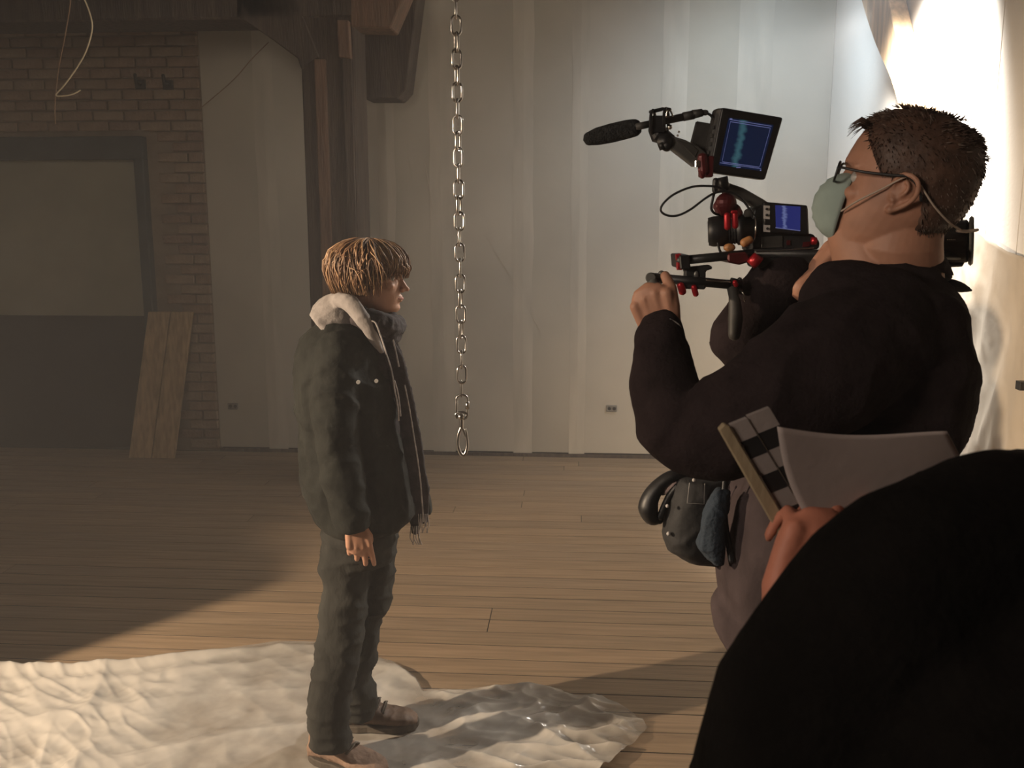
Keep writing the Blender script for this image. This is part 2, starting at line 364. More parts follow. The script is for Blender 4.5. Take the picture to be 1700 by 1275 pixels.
# planks
pw = 0.119; rows = int((YB-1.1)/pw)+1; k = 0
for r_ in range(rows):
    y1 = YB-0.005-r_*pw; y0 = y1-pw
    x = XL-0.1+random.uniform(-3, 0)
    # the joint seen in the middle of the floor
    jx = FP(811, 1038).x; jy = FP(811, 1038).y
    cuts = []
    x = XL-0.05; nx = XL+random.uniform(0.8, 3.6)
    near = y0 < jy+0.10 and y0 > jy-0.16
    while nx < XR-0.3:
        if not (abs(nx-jx) < 2.2 and y1 < 4.9): cuts.append(nx)
        nx += random.uniform(2.4, 3.8)
    if near: cuts.append(jx)
    cuts = sorted(cuts)+[XR+0.02]
    for cx in cuts:
        bm = B(); g = 0.004+random.random()*0.003; dz = random.uniform(-0.0002, 0.0006)
        L_ = cx-x-0.004
        a = V((x+0.002, y0+g/2, -0.020)); ch = 0.0012
        w1, w2 = y0+g/2, y1-g/2; t = dz
        sl = random.uniform(0, 0.0006)
        prof = [(w1, -0.02), (w1, t), (w1+ch, t), ((w1+w2)/2, t+sl), (w2-ch, t), (w2, t-ch), (w2, -0.02)]
        A = [bm.verts.new((x+0.002, p[0], p[1])) for p in prof]; Bb = [bm.verts.new((cx-0.002, p[0], p[1])) for p in prof]
        for i in range(len(prof)):
            j = (i+1) % len(prof); bm.faces.new((A[i], A[j], Bb[j], Bb[i]))
        bm.faces.new(A); bm.faces.new(Bb[::-1])
        cen = V(((x+cx)/2, (y0+y1)/2, 0))
        bmesh.ops.translate(bm, verts=bm.verts, vec=-cen)
        o = obj('plank', bm, M['plank%d' % random.randrange(4)], floor); o.location = cen
        x = cx; k += 1
# back wall: drywall panels, joints covered with compound
XB0 = WY(347, 400, YB).x   # where brick ends
back = B(); box(back, ((XL+XR)/2, YB+0.10, ZC/2), (XR-XL+0.4, 0.10, ZC)); wall_back = struct('wall_back', back, M['dark'])
edges = [XB0, WY(452, 500, YB).x, WY(640, 200, YB).x, WY(735, 500, YB).x, WY(868, 500, YB).x, WY(960, 500, YB).x, WY(1110, 500, YB).x, WY(1250, 200, YB).x, XR]
for i in range(len(edges)-1):
    bm = B(); x0, x1 = edges[i]+0.0015, edges[i+1]-0.0015
    box(bm, ((x0+x1)/2, YB+0.02, 1.64), (x1-x0, 0.03, 3.22)); 
    obj('drywall_panel', bm, M['drywall' if i % 2 else 'drywall2'], wall_back, bevel=0.001)
for i, e in enumerate(edges[1:-1]):
    bm = B(); wd = random.uniform(0.05, 0.11); n = 26; pr = []
    P = []
    for s in (-1, 1):
        pr = []
        for j in range(n+1):
            z = 0.02+3.2*j/n; pr.append(V((e+s*(wd+0.012*noise.noise(V((z*3, s*5+i, 0)))), YB+0.004, z)))
        P.append(pr)
    poly = P[0]+P[1][::-1]
    for j in range(n):
        a, b_, c, d = P[0][j], P[1][j], P[1][j+1], P[0][j+1]
        m1, m2 = (a+b_)/2-V((0, 0.003, 0)), (c+d)/2-V((0, 0.003, 0))
        q = [bm.verts.new(v) for v in (a, m1, m2, d)]; bm.faces.new(q)
        q = [bm.verts.new(v) for v in (m1, b_, c, m2)]; bm.faces.new(q)
    bmesh.ops.remove_doubles(bm, verts=bm.verts, dist=1e-5)
    obj('joint_strip', bm, M['mud'], wall_back)
# streaks of reflected light on the plaster, put in as paler strips
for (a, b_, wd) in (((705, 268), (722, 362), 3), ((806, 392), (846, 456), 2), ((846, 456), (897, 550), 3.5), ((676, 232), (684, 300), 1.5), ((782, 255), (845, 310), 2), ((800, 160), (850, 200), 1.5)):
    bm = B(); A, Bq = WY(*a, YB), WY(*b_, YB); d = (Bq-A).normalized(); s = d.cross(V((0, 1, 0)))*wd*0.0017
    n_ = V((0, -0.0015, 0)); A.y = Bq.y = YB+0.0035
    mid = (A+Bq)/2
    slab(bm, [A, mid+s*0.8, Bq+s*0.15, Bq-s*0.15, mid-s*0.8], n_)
    obj('reflection_streak', bm, M['mud'], wall_back)
# brick wall (left section, flush with the drywall)
wall_left = struct('wall_left', (lambda b_: (box(b_, (XL-0.05, (YF+YB)/2, ZC/2), (0.1, YB-YF+0.4, ZC)), b_)[1])(B()), M['drywall2'])
bm = B()
DX0, DX1 = XL, WY(247, 300, YB).x; DZ = WY(120, 228, YB).z        # doorway outer limits
box(bm, ((DX1+XB0)/2, YB+0.03, DZ/2), (XB0-DX1, 0.05, DZ)); box(bm, ((XL+XB0)/2, YB+0.03, (DZ+ZC)/2), (XB0-XL, 0.05, ZC-DZ))
wall_brick = struct('wall_back', bm, M['mortar'])
bl, bh, gp = 0.205, 0.058, 0.011
bm_protos = []
for q in range(3):
    bm = B(); box(bm, (0, 0, 0), (bl, 0.05, bh)); bmesh.ops.bevel(bm, geom=list(bm.edges), offset=0.004, segments=1, affect='EDGES')
    for v in bm.verts: v.co += V((random.uniform(-1, 1), random.uniform(-1, 1), random.uniform(-1, 1)))*0.0022
    me = bpy.data.meshes.new('brick'); bm.to_mesh(me); bm.free(); me.materials.append(M[['brick', 'brick2', 'brick3'][q]]); bm_protos.append(me)
hb = B(); cnt = 0
for r_ in range(int(2.95/(bh+gp))+1):
    z = 0.03+r_*(bh+gp)+bh/2
    x = XB0-0.004-(bl/2 if r_ % 2 == 0 else bl/2+ (bl+gp)/2 - 0.0)
    if r_ % 2:
        o = bpy.data.objects.new('brick', bm_protos[random.randrange(3)]); COL.objects.link(o); o.parent = wall_brick
        o.location = (XB0-0.004-bl/4+gp/4, YB, z); o.scale = (0.47, 1, 1); cnt += 1
    xmin = WY(-25, 100, YB).x if z > DZ else DX1
    while x-bl/2 > xmin-0.1:
        if z-bh/2 > DZ+0.005 or x-bl/2 > DX1-0.005:
            if cnt < 298:
                o = bpy.data.objects.new('brick', bm_protos[random.randrange(3)]); COL.objects.link(o); o.parent = wall_brick
                o.location = (x, YB+random.uniform(-0.004, 0.003), z); cnt += 1
            else: box(hb, (x, YB, z), (bl, 0.05, bh))
        x -= bl+gp
if len(hb.verts): obj('far_bricks', hb, M['brick'], wall_brick)['kind'] = 'stuff'
# doorway: blue-green frame, pale panel above, dark below
d1 = thing('door_1', 'wide boarded doorway', None); d1['kind'] = 'structure'
xo, xi = DX1, WY(231, 300, YB).x; zi = WY(120, 266, YB).z
bm = B(); box(bm, ((XL+xo)/2, YB-0.02, (DZ+zi)/2), (xo-XL, 0.10, DZ-zi)); obj('lintel', bm, M['frame'], d1, bevel=0.006)
bm = B(); box(bm, ((xi+xo)/2, YB-0.02, zi/2), (xo-xi, 0.10, zi)); obj('jamb', bm, M['frame'], d1, bevel=0.006)
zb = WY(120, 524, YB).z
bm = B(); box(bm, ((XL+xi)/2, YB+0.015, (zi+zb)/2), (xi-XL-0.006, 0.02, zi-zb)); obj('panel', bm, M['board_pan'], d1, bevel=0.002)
bm = B(); box(bm, ((XL+xi)/2, YB+0.10, zb/2), (xi-XL-0.006, 0.02, zb)); obj('unlit_recess', bm, M['dark'], d1)  # near-black sheet stands in for the unlit depth of the opening
# two planks leaning beside the jamb
lab = ['left one of two rough pale planks leaning against the doorway jamb', 'right one of two rough pale planks leaning against the doorway jamb']
for i, (pa, pb, ta, tb) in enumerate((((214, 768), (251, 769), (246, 518), (282, 518)), ((253, 769), (289, 769), (284, 518), (319, 518)))):
    A, Bq, C, D_ = WY(*pa, 6.16), WY(*pb, 6.16), WY(*tb, 6.33), WY(*ta, 6.33)
    A.z = Bq.z = 0.006
    bm = B(); slab(bm, [A, Bq, C, D_], V((0, 0.03, 0))); o = obj('leaning_plank', bm, M['ply'], bevel=0.002); tag(o, lab[i], 'plank', 'planks leaning by the doorway')
# top rail the planks rest by
A = WY(0, 521, 6.30); Bq = WY(322, 517, 6.36)
# right wall: white panels
bm = B(); box(bm, (XR+0.08, (YF+YB)/2, ZC/2), (0.1, YB-YF+0.4, ZC)); wall_right = struct('wall_right', bm, M['dark'])
ys = [YF, WX(1960, 300, XR).y if False else 2.2, WX(1698, 300, XR).y, WX(1643, 300, XR).y, WX(1490, 100, XR).y, YB]
ys = sorted(ys)
for a, b_ in zip(ys, ys[1:]):
    if b_ == YB: b_ += 0.02
    bm = B(); box(bm, (XR+0.014, (a+b_)/2, ZC/2), (0.028, b_-a-0.006, ZC-0.01)); obj('drywall_panel', bm, M['whitewall'], wall_right, bevel=0.001)
bm = B(); box(bm, ((XL+XR)/2, YF-0.05, ZC/2), (XR-XL+0.4, 0.1, ZC)); struct('wall_front', bm, M['drywall2'])
# dark skirting along the foot of the plaster
bm = B(); box(bm, ((XB0+XR)/2, YB-0.006, 0.012), (XR-XB0, 0.012, 0.024)); struct('baseboard_back', bm, M['timber'])
# ------------------------------------------------------------------ timbers
post = thing('timber_post', 'heavy old timber post with knee brace behind the boy', 'post', V((WY(547, 300, 5.6).x, 5.7, 0)))
yP = 5.6
x0, x1 = WY(506, 300, yP).x, WY(594, 300, yP).x
bm = B(); box(bm, ((x0+x1)/2, yP+0.16, ZC/2), (x1-x0, 0.30, ZC)); obj('shaft', bm, M['timber'], post, bevel=0.012)
bm = B(); xa, xb = WY(530, 300, yP).x, WY(548, 300, yP).x; box(bm, ((xa+xb)/2, yP-0.006, 1.28), (xb-xa, 0.03, 2.55)); obj('nailed_board', bm, M['timber_red'], post, bevel=0.003)
bm = B(); xa, xb = WY(575, 300, yP).x, WY(590, 300, yP).x; box(bm, ((xa+xb)/2, yP-0.004, 1.30), (xb-xa, 0.02, 2.6)); obj('nailed_board', bm, M['timber'], post, bevel=0.003)
bm = B(); slab(bm, [WY(559, 33, yP-0.04), WY(578, 33, yP-0.04), WY(582, 97, yP-0.04), WY(562, 95, yP-0.04)], V((0, 0.06, 0))); obj('cleat', bm, M['timber_red'], post, bevel=0.004)
pts = [WY(392, 30, yP), WY(408, 36, yP), WY(455, 68, yP), WY(494, 97, yP), WY(500, 115, yP), WY(530, 95, yP), WY(500, 20, yP), WY(470, -30, yP), WY(392, -30, yP)]
bm = B(); slab(bm, pts, V((0, 0.22, 0))); obj('knee_brace', bm, M['timber'], post, bevel=0.006)
pts = [WY(582, -20, yP), WY(582, 44, yP), WY(648, 46, yP), WY(668, 0, yP), WY(676, -20, yP)]
bm = B(); slab(bm, pts, V((0, 0.24, 0))); obj('bolster', bm, M['timber_red'], post, bevel=0.006)
bm = B(); zb_ = WY(200, 34, 5.6).z
box(bm, ((XL+x1)/2, 5.78, (zb_+ZC)/2), (x1-XL, 0.36, ZC-zb_)); o = obj('ceiling_beam', bm, M['timber'], bevel=0.012); tag(o, 'massive dark beam under the ceiling above the doorway', 'beam')
pts = [WY(580, 150, 6.15), WY(606, 163, 6.15), WY(660, 163, 6.15), WY(674, 148, 6.15), WY(700, -60, 6.15), WY(585, -60, 6.15)]
bm = B(); slab(bm, pts, V((0, 0.27, 0))); o = obj('wall_corbel', bm, M['timber'], bevel=0.006); tag(o, 'dark chamfered timber corbel on the wall beside the post top', 'corbel')
# pale diagonal brace on the right wall
bm = B(); xq = XR-0.10
pts = smooth_curve([WX(1424, -40, xq), WX(1430, 0, xq), WX(1452, 70, xq), WX(1478, 130, xq), WX(1494, 185, xq), WX(1520, 260, xq)], 3)
pts2 = smooth_curve([WX(1466, -40, xq), WX(1474, 0, xq), WX(1490, 70, xq), WX(1508, 130, xq), WX(1526, 185, xq), WX(1550, 260, xq)], 3)
prev = None
for a, b_ in zip(pts, pts2):
    cur = [bm.verts.new(a), bm.verts.new(b_), bm.verts.new(b_+V((0.09, 0, 0))), bm.verts.new(a+V((0.09, 0, 0)))]
    if prev:
        for i in range(4): bm.faces.new((prev[i], prev[(i+1) % 4], cur[(i+1) % 4], cur[i]))
    else: bm.faces.new(cur[::-1])
    prev = cur
bm.faces.new(prev); o = obj('diagonal_brace', bm, M['timber_pale'], bevel=0.004); tag(o, 'pale curved diagonal timber brace on the bright right wall above the camera operator', 'brace')
# hanging dust sheet on the right wall
def sheet():
    bm = B(); nu, nv = 90, 110; G = []
    top = [(1560, 300), (1600, 340), (1622, 372), (1648, 398), (1680, 418), (1712, 430), (1760, 440), (1850, 452)]
    for i in range(nu+1):
        u = i/nu; pxx = 1560+290*u
        for (a, b_) in zip(top, top[1:]):
            if a[0] <= pxx <= b_[0]: ty = a[1]+(b_[1]-a[1])*(pxx-a[0])/(b_[0]-a[0]); break
        T = WX(pxx, ty, XR-0.03); col = []
        for j in range(nv+1):
            v = j/nv; z = T.z*(1-v)+0.02*v; y = T.y
            n1 = noise.noise(V((y*2.2+z*0.8, z*0.7, 3))); n2 = 1-2*abs(noise.noise(V((y*7+z*1.5, z*1.4, 9))))
            n3 = 1-2*abs(noise.noise(V((y*16-z*5, z*5, 1))))
            d = 0.035+0.03*n1+0.018*n2*min(1, 0.25+v*2)+0.006*n3
            # swags hanging from the edge
            sw = sin((y*1.6+z*1.1)*5); d += 0.012*sw*min(1, v*3)
            col.append(bm.verts.new((XR-max(0.008, d), y+0.02*n2*v, z)))
        G.append(col)
    for i in range(nu):
        for j in range(nv): bm.faces.new((G[i][j], G[i+1][j], G[i+1][j+1], G[i][j+1]))
    o = obj('dust_sheet', bm, M['canvas'], smooth=True); md = o.modifiers.new('s', 'SOLIDIFY'); md.thickness = 0.0015
    return tag(o, 'crumpled beige dust sheet hanging on the right wall behind the camera operator', 'sheet')
sheet()
# small black clip at the sheet
bm = B(); c = WX(1697, 640, XR-0.09); box(bm, c, (0.03, 0.035, 0.03)); tube(bm, [c, c+V((0, 0.04, 0.004))], [0.006, 0.002], 8)
o = obj('spring_clip', bm, M['black'], bevel=0.003); tag(o, 'small black spring clip on the beige dust sheet', 'clip')
# sockets
for (px, py, lb) in ((387, 674, 'grey wall socket low on the plaster left of the boy'), (1015, 678, 'grey wall socket low on the plaster between chain and operator')):
    c = WY(px, py, YB); t = thing('wall_socket', lb, 'socket', c, 'sockets on the back wall')
    bm = B(); box(bm, (c.x, YB-0.003, c.z), (0.072, 0.014, 0.045)); obj('plate', bm, M['socket'], t, bevel=0.003)
    for s in (-1, 1):
        bm = B(); cyl(bm, (c.x+s*0.017+0.002, YB-0.009, c.z), (c.x+s*0.017+0.002, YB-0.012, c.z), 0.012, n=12); obj('outlet', bm, M['dark'], t)
# dark iron brackets on the brick
for i, (px, py) in enumerate(((233, 140), (279, 141))):
    c = WY(px, py, YB-0.03); t = thing('iron_bracket', ['small dark iron bracket on the brick, left of the pair', 'small dark iron bracket on the brick, right of the pair'][i], 'bracket', c, 'brackets on the brick')
    bm = B(); box(bm, c, (0.07, 0.02, 0.06)); obj('plate', bm, M['dark'], t, bevel=0.004)
    bm = B(); tube(bm, [c, c+V((0, -0.06, 0)), c+V((0.0, -0.07, 0.05))], 0.012, 8); obj('hook', bm, M['dark'], t, smooth=True)
# hanging wires
def wire(name, pix, Y, r_, m, lb, k=5):
    bm = B(); tube(bm, smooth_curve([WY(a, b_, Y) for a, b_ in pix], k), r_, 6); o = obj(name, bm, m, smooth=True); tag(o, lb, 'wire')
wire('hanging_wire', [(120, -45), (138, -6), (150, 25), (153, 50), (143, 85), (128, 112), (108, 140), (93, 158), (108, 159), (122, 156), (133, 150)], 4.6, 0.0035, M['wire'], 'cream loose wire hooked at its end, hanging from the ceiling')
wire('hanging_wire', [(120, -45), (116, 10), (108, 60), (98, 110), (93, 150), (91, 180), (92, 205)], 4.62, 0.003, M['wire_dark'], 'thin brown wire hanging beside the cream one')
wire('slack_cable', [(446, 70), (418, 98), (392, 128), (366, 152), (331, 181)], 6.36, 0.003, M['wire_dark'], 'thin dark cable running diagonally across the plaster beside the post')
# ------------------------------------------------------------------ chain
DCH = 2.25
def chain():
    base = H(768, 755, DCH); t = thing('hanging_chain', 'steel chain with snap hook hanging from the ceiling beside the boy', 'chain', base)
    top = H(756.5, 0, DCH); bot = H(767.0, 634, DCH)
    n = 24; d = (bot-top)/(n)            # pitch of one link
    pitch = d.length; dr = d.normalized()
    W_ = 0.0105; r_ = 0.0026; Lh = pitch/2+r_*1.0
    bm = B(); st = Lh-W_+r_*0.2; pts = []
    for q in range(9): a = pi*q/8; pts.append(V((W_*cos(a), 0, st+W_*sin(a))))
    for q in range(9): a = pi+pi*q/8; pts.append(V((W_*cos(a), 0, -st+W_*sin(a))))
    tube(bm, pts, r_, 8, closed=True)
    me = bpy.data.meshes.new('link'); bm.to_mesh(me); bm.free(); me.materials.append(M['steel'])
    for p in me.polygons: p.use_smooth = True
    rq = (-dr).to_track_quat('Z', 'Y').to_matrix()
    extra = int((ZC-top.z)/pitch)+1
    for i in range(-extra, n):
        c = top+d*(i+0.5)
        tw = (0 if i % 2 else 90) + 25*sin(i*0.55)
        if i > 9: tw = (8 if i % 2 else 82)+12*sin(i*0.9)
        ang = atan2(RT.y, RT.x)
        o = bpy.data.objects.new('link', me); COL.objects.link(o); o.parent = t; o.matrix_parent_inverse = Matrix.Translation(t.location).inverted()
        if c.z+Lh > ZC+0.03: bpy.data.objects.remove(o); continue
        o.matrix_world = Matrix.Translation(c) @ (Matrix.Rotation(ang+R(tw), 4, 'Z'))
        o.matrix_parent_inverse = Matrix.Identity(4); o.matrix_basis = Matrix.Translation(c-t.location) @ Matrix.Rotation(ang+R(tw), 4, 'Z')
    bm = B(); P = lambda x, y: H(x, y, DCH)
    pts = [P(764, 633), P(765, 646), P(766.5, 657)]
    tube(bm, smooth_curve([P(758, 665), P(759, 659), P(767, 655), P(775, 659), P(776, 666)], 3)[0:], 0.0028, 8)
    tube(bm, [P(758, 664), P(758, 688)], 0.0028, 8); tube(bm, [P(776, 664), P(776, 688)], 0.0026, 8)
    tube(bm, smooth_curve([P(758, 688), P(762, 695), P(772, 695), P(776, 688)], 3), 0.0028, 8)
    cyl(bm, P(776, 667), P(776, 679), 0.0052, n=6)
    obj('quick_link', bm, M['steel'], t, smooth=True)
    bm = B(); tube(bm, [P(765, 632), P(766, 658)], 0.0028, 8); obj('link', bm, M['steel'], t, smooth=True)
    bm = B(); ball(bm, P(765.5, 692), 0.0085); tube(bm, smooth_curve([P(758, 694), P(757, 687), P(766, 684), P(775, 687), P(773, 694)], 3), 0.003, 8)
    tube(bm, [P(766, 695), P(766.5, 710)], [0.006, 0.0045], 10)
    loop = smooth_curve([P(766, 709), P(761, 722), P(760, 738), P(763, 750), P(768, 756), P(773, 752), P(776, 740), P(775, 726), P(773, 713)], 3)
    tube(bm, loop, lerp_list([0.004, 0.0038, 0.0038, 0.0042, 0.0046, 0.0044, 0.004, 0.0034, 0.0026], 3), 8)
    tube(bm, [P(768, 711), P(774, 728)], 0.0022, 8)
    obj('snap_hook', bm, M['steel'], t, smooth=True)
chain()
# ------------------------------------------------------------------ plastic sheet on the floor
def film():
    top = [(-420, 1120), (0, 1110), (100, 1109), (200, 1104), (330, 1085), (420, 1073), (462, 1067), (520, 1068), (600, 1085), (655, 1103), (690, 1128), (702, 1148), (770, 1148), (850, 1144), (930, 1152), (990, 1164), (1045, 1186), (1070, 1206), (1074, 1212)]
    bot = [(-420, 1480), (700, 1430), (850, 1400), (960, 1330), (1015, 1277), (1062, 1232), (1074, 1214)]
    def it(tb, x):
        for (a, b_) in zip(tb, tb[1:]):
            if a[0] <= x <= b_[0]: return a[1]+(b_[1]-a[1])*(x-a[0])/(b_[0]-a[0])
        return tb[-1][1]
    nu, nv = 560, 170; bm = B(); G = []; lay = bm.verts.layers.float.new('milk')
    for i in range(nu+1):
        px = -420+1494*i/nu; yt, yb = it(top, px), it(bot, px); col = []
        for j in range(nv+1):
            v = j/nv; py = yt+(yb-yt)*v; p = FP(px, py)
            q = V((p.x, p.y, 0)); wv = noise.noise(q*1.3)*0.5
            def rg(s, o_, ax=(1, 1)):
                n_ = noise.noise(V((q.x*s*ax[0]+wv+o_, q.y*s*ax[1]-wv, o_))); return 1-min(1, abs(n_)*3.2)
            right = max(0, min(1, (px-640)/200)); 
            def cr(s, o_, rot, ax=(1, 1)):      # flat facets meeting in sharp creases
                X_ = q.x*cos(rot)-q.y*sin(rot); Y_ = q.x*sin(rot)+q.y*cos(rot)
                return max(0, 1-abs(noise.noise(V((X_*s*ax[0]+wv+o_, Y_*s*ax[1]-wv, o_))))*3.0)
            h = 0.003+0.009*(noise.noise(q*1.7)+0.35)
            h += 0.017*cr(1.3, 1.0, .3, (1, .6))**1.5+0.010*cr(2.8, 5.0, 1.2, (1, .5))**1.5+0.0045*cr(7.0, 8.0, 2.0, (1, .4))+0.0022*cr(16, 18.0, .8, (1, .5))
            h += right*(0.012*cr(3.6, 2.0, .5, (.5, 1.2))**2+0.014*cr(7.5, 12.0, -.4, (.5, 1.3))**2+0.010*cr(13, 14.0, .2, (.35, 1)))
            left = max(0, min(1, (330-px)/200)); h += left*(0.010*cr(3.4, 21.0, -.5, (1, .4))**2+0.007*cr(8, 31.0, -.7, (1, .3))+0.005*cr(17, 41.0, -.9, (1, .25)))
            e = min(i, nu-i, j*3)/16.0
            # rolled double edge along the far side
            ef = max(0, min(1, (520-px)/160)); h += ef*(0.016*exp(-((v-0.035)/0.02)**2)+0.010*exp(-((v-0.10)/0.02)**2))
            h = max(0.0035, h)*(0.35+0.65*min(1, e)) if e < 1 else max(0.0035, h)
            ft = min((p-FT_N).length, (p-FT_F).length)
            if ft < 0.26: h *= max(0.12, (ft-0.1)/0.16) if ft > 0.1 else 0.12
            vv = bm.verts.new((p.x, p.y, h+0.002))
            vv[lay] = 0.20-0.34*right+0.12*noise.noise(q*3)+0.5*max(0, h-0.014)/0.02
            col.append(vv)
        G.append(col)
    for i in range(nu):
        for j in range(nv): bm.faces.new((G[i][j], G[i+1][j], G[i+1][j+1], G[i][j+1]))
    o = obj('plastic_sheet', bm, M['plastic'], smooth=True, recalc=False)
    return tag(o, 'crumpled milky plastic drop sheet on the floor under the boy', 'sheet')
FT_N, FT_F = FP(560, 1290), FP(635, 1220)
film()
# unseen black flag on a stand, added to cast the floor shadow at the left
fl = thing('added_flag', 'added unseen black flag on a stand shading the floor at the left', 'flag', (-2.9, 2.03, 0))
dv = (V((-1.234, 4.151, 0))-V((LAMP_LEFT.x, LAMP_LEFT.y, 0))).normalized(); side = V((-dv.y, dv.x, 0))
o_ = V((LAMP_LEFT.x, LAMP_LEFT.y, 0))+dv*1.35
bm = B(); slab(bm, [o_+V((0, 0, 0.25)), o_+side*1.5+V((0, 0, 0.25)), o_+side*1.5+V((0, 0, 1.25)), o_+side*0.10+V((0, 0, 1.34)), o_+V((0, 0, 1.30))], dv*0.02); obj('flag_cloth', bm, M['blackcloth'], fl)
bm = B(); c = o_+side*0.8
cyl(bm, c+dv*0.03, c+dv*0.03+V((0, 0, 1.3)), 0.012); 
for a in (0, 120, 240): cyl(bm, c+dv*0.03+V((0, 0, 0.4)), c+dv*0.03+V((cos(R(a))*0.35, sin(R(a))*0.35, 0.01)), 0.009)
obj('stand', bm, M['steel'], fl)
# ================================================================== PEOPLE
PROF = [(.115, .015, -.030, .020), (.110, .042, -.058, .040), (.098, .062, -.078, .056), (.080, .076, -.092, .068), (.060, .084, -.099, .074), (.040, .089, -.102, .077),
        (.022, .0915, -.102, .0775), (.008, .086, -.101, .077), (-.006, .083, -.098, .076), (-.022, .083, -.092, .074), (-.038, .082, -.083, .071), (-.052, .083, -.073, .067),
        (-.066, .083, -.062, .063), (-.080, .079, -.048, .058), (-.094, .080, -.026, .049), (-.106, .074, -.004, .038), (-.114, .056, .010, .022)]
def head_ring(z, th):
    """point on the bare head surface at height z, azimuth th (0 = face)"""
    P = PROF
    if z >= P[0][0]: a = P[0]
    elif z <= P[-1][0]: a = P[-1]
    else:
        for p, q in zip(P, P[1:]):
            if q[0] <= z <= p[0]:
                t = (p[0]-z)/(p[0]-q[0]); a = tuple(p[k]+(q[k]-p[k])*t for k in range(4)); break
    _, xf, xb, wd = a; cx = (xf+xb)/2; hx = (xf-xb)/2
    c, s = cos(th), sin(th); e = 2.25
    x = math.copysign(abs(c)**(2/e), c); y = math.copysign(abs(s)**(2/e), s)
    yy = wd*y*(1-0.16*max(0, x)**2); xx = cx+hx*x
    if xx > 0.03:
        xx -= 0.011*exp(-((abs(yy)-.031)/.015)**2-((z-.004)/.013)**2)
        xx += 0.002*exp(-((abs(yy)-.028)/.02)**2-((z-.024)/.008)**2)
        xx += 0.003*exp(-(yy/.018)**2-((z+.097)/.012)**2)
    return V((xx, yy, z))
def add_head(bm, MT, neck_to=None, neck_r=0.055, mouth=True):
    """head with nose, lips, ears; MT = 4x4 from head space (x forward, y left, z up)"""
    T = lambda x, y, z: MT @ V((x, y, z)); s = MT.to_scale().x
    rings = []; n = 40; zs = lerp_list([p[0] for p in PROF], 3); prev = None; first = None
    for z in zs:
        cur = [bm.verts.new(MT @ head_ring(z, 2*pi*k/n)) for k in range(n)]
        if prev:
            for k in range(n): bm.faces.new((prev[k], prev[(k+1) % n], cur[(k+1) % n], cur[k]))
        else: first = cur
        prev = cur
    bm.faces.new(first[::-1]); bm.faces.new(prev)
    tube(bm, [T(.079, 0, .012), T(.087, 0, -.006), T(.095, 0, -.022), T(.099, 0, -.032)], [.0075*s, .0065*s, .0075*s, .0085*s], 12)
    ball(bm, T(.104, 0, -.034), .0075*s)
    for q in (-1, 1):
        ball(bm, T(.091, q*.0115, -.038), .0070*s)
        tube(bm, [T(.072, q*.012, .020), T(.076, q*.030, .024), T(.066, q*.050, .018)], [.007*s, .0065*s, .005*s], 8)
        ball(bm, T(.056, q*.042, -.022), V((.018, .015, .013))*s, MT.to_3x3().normalized())
        # ear
        ep = [T(.004, q*.075, -.002), T(.002, q*.083, .016), T(-.012, q*.091, .023), T(-.028, q*.095, .016), T(-.032, q*.092, -.002), T(-.023, q*.085, -.018), T(-.010, q*.080, -.030), T(.000, q*.076, -.034)]
        tube(bm, smooth_curve(ep, 3), .0042*s, 8)
        tube(bm, smooth_curve([T(-.004, q*.076, -.016), T(-.014, q*.083, -.006), T(-.018, q*.084, .006), T(-.012, q*.083, .013)], 3), .0030*s, 8)
        tube(bm, [T(.003, q*.074, -.010), T(-.002, q*.079, -.018)], .0052*s, 8)
        ball(bm, T(-.003, q*.078, -.032), .0068*s)
        ball(bm, T(-.012, q*.076, -.004), V((.018, .0040, .024))*s, MT.to_3x3().normalized())
    if mouth:
        tube(bm, [T(.074, .022, -.0605), T(.083, .010, -.0575), T(.086, 0, -.0585), T(.083, -.010, -.0575), T(.074, -.022, -.0605)], [.003*s, .0045*s, .005*s, .0045*s, .003*s], 8)
        tube(bm, [T(.074, .020, -.066), T(.083, .009, -.069), T(.0855, 0, -.0695), T(.083, -.009, -.069), T(.074, -.020, -.066)], [.003*s, .005*s, .0055*s, .005*s, .003*s], 8)
    if neck_to is not None:
        tube(bm, [T(-.02, 0, -.02), T(-.022, 0, -.075), V(neck_to)], [.056*s, neck_r, neck_r*1.1], 40)
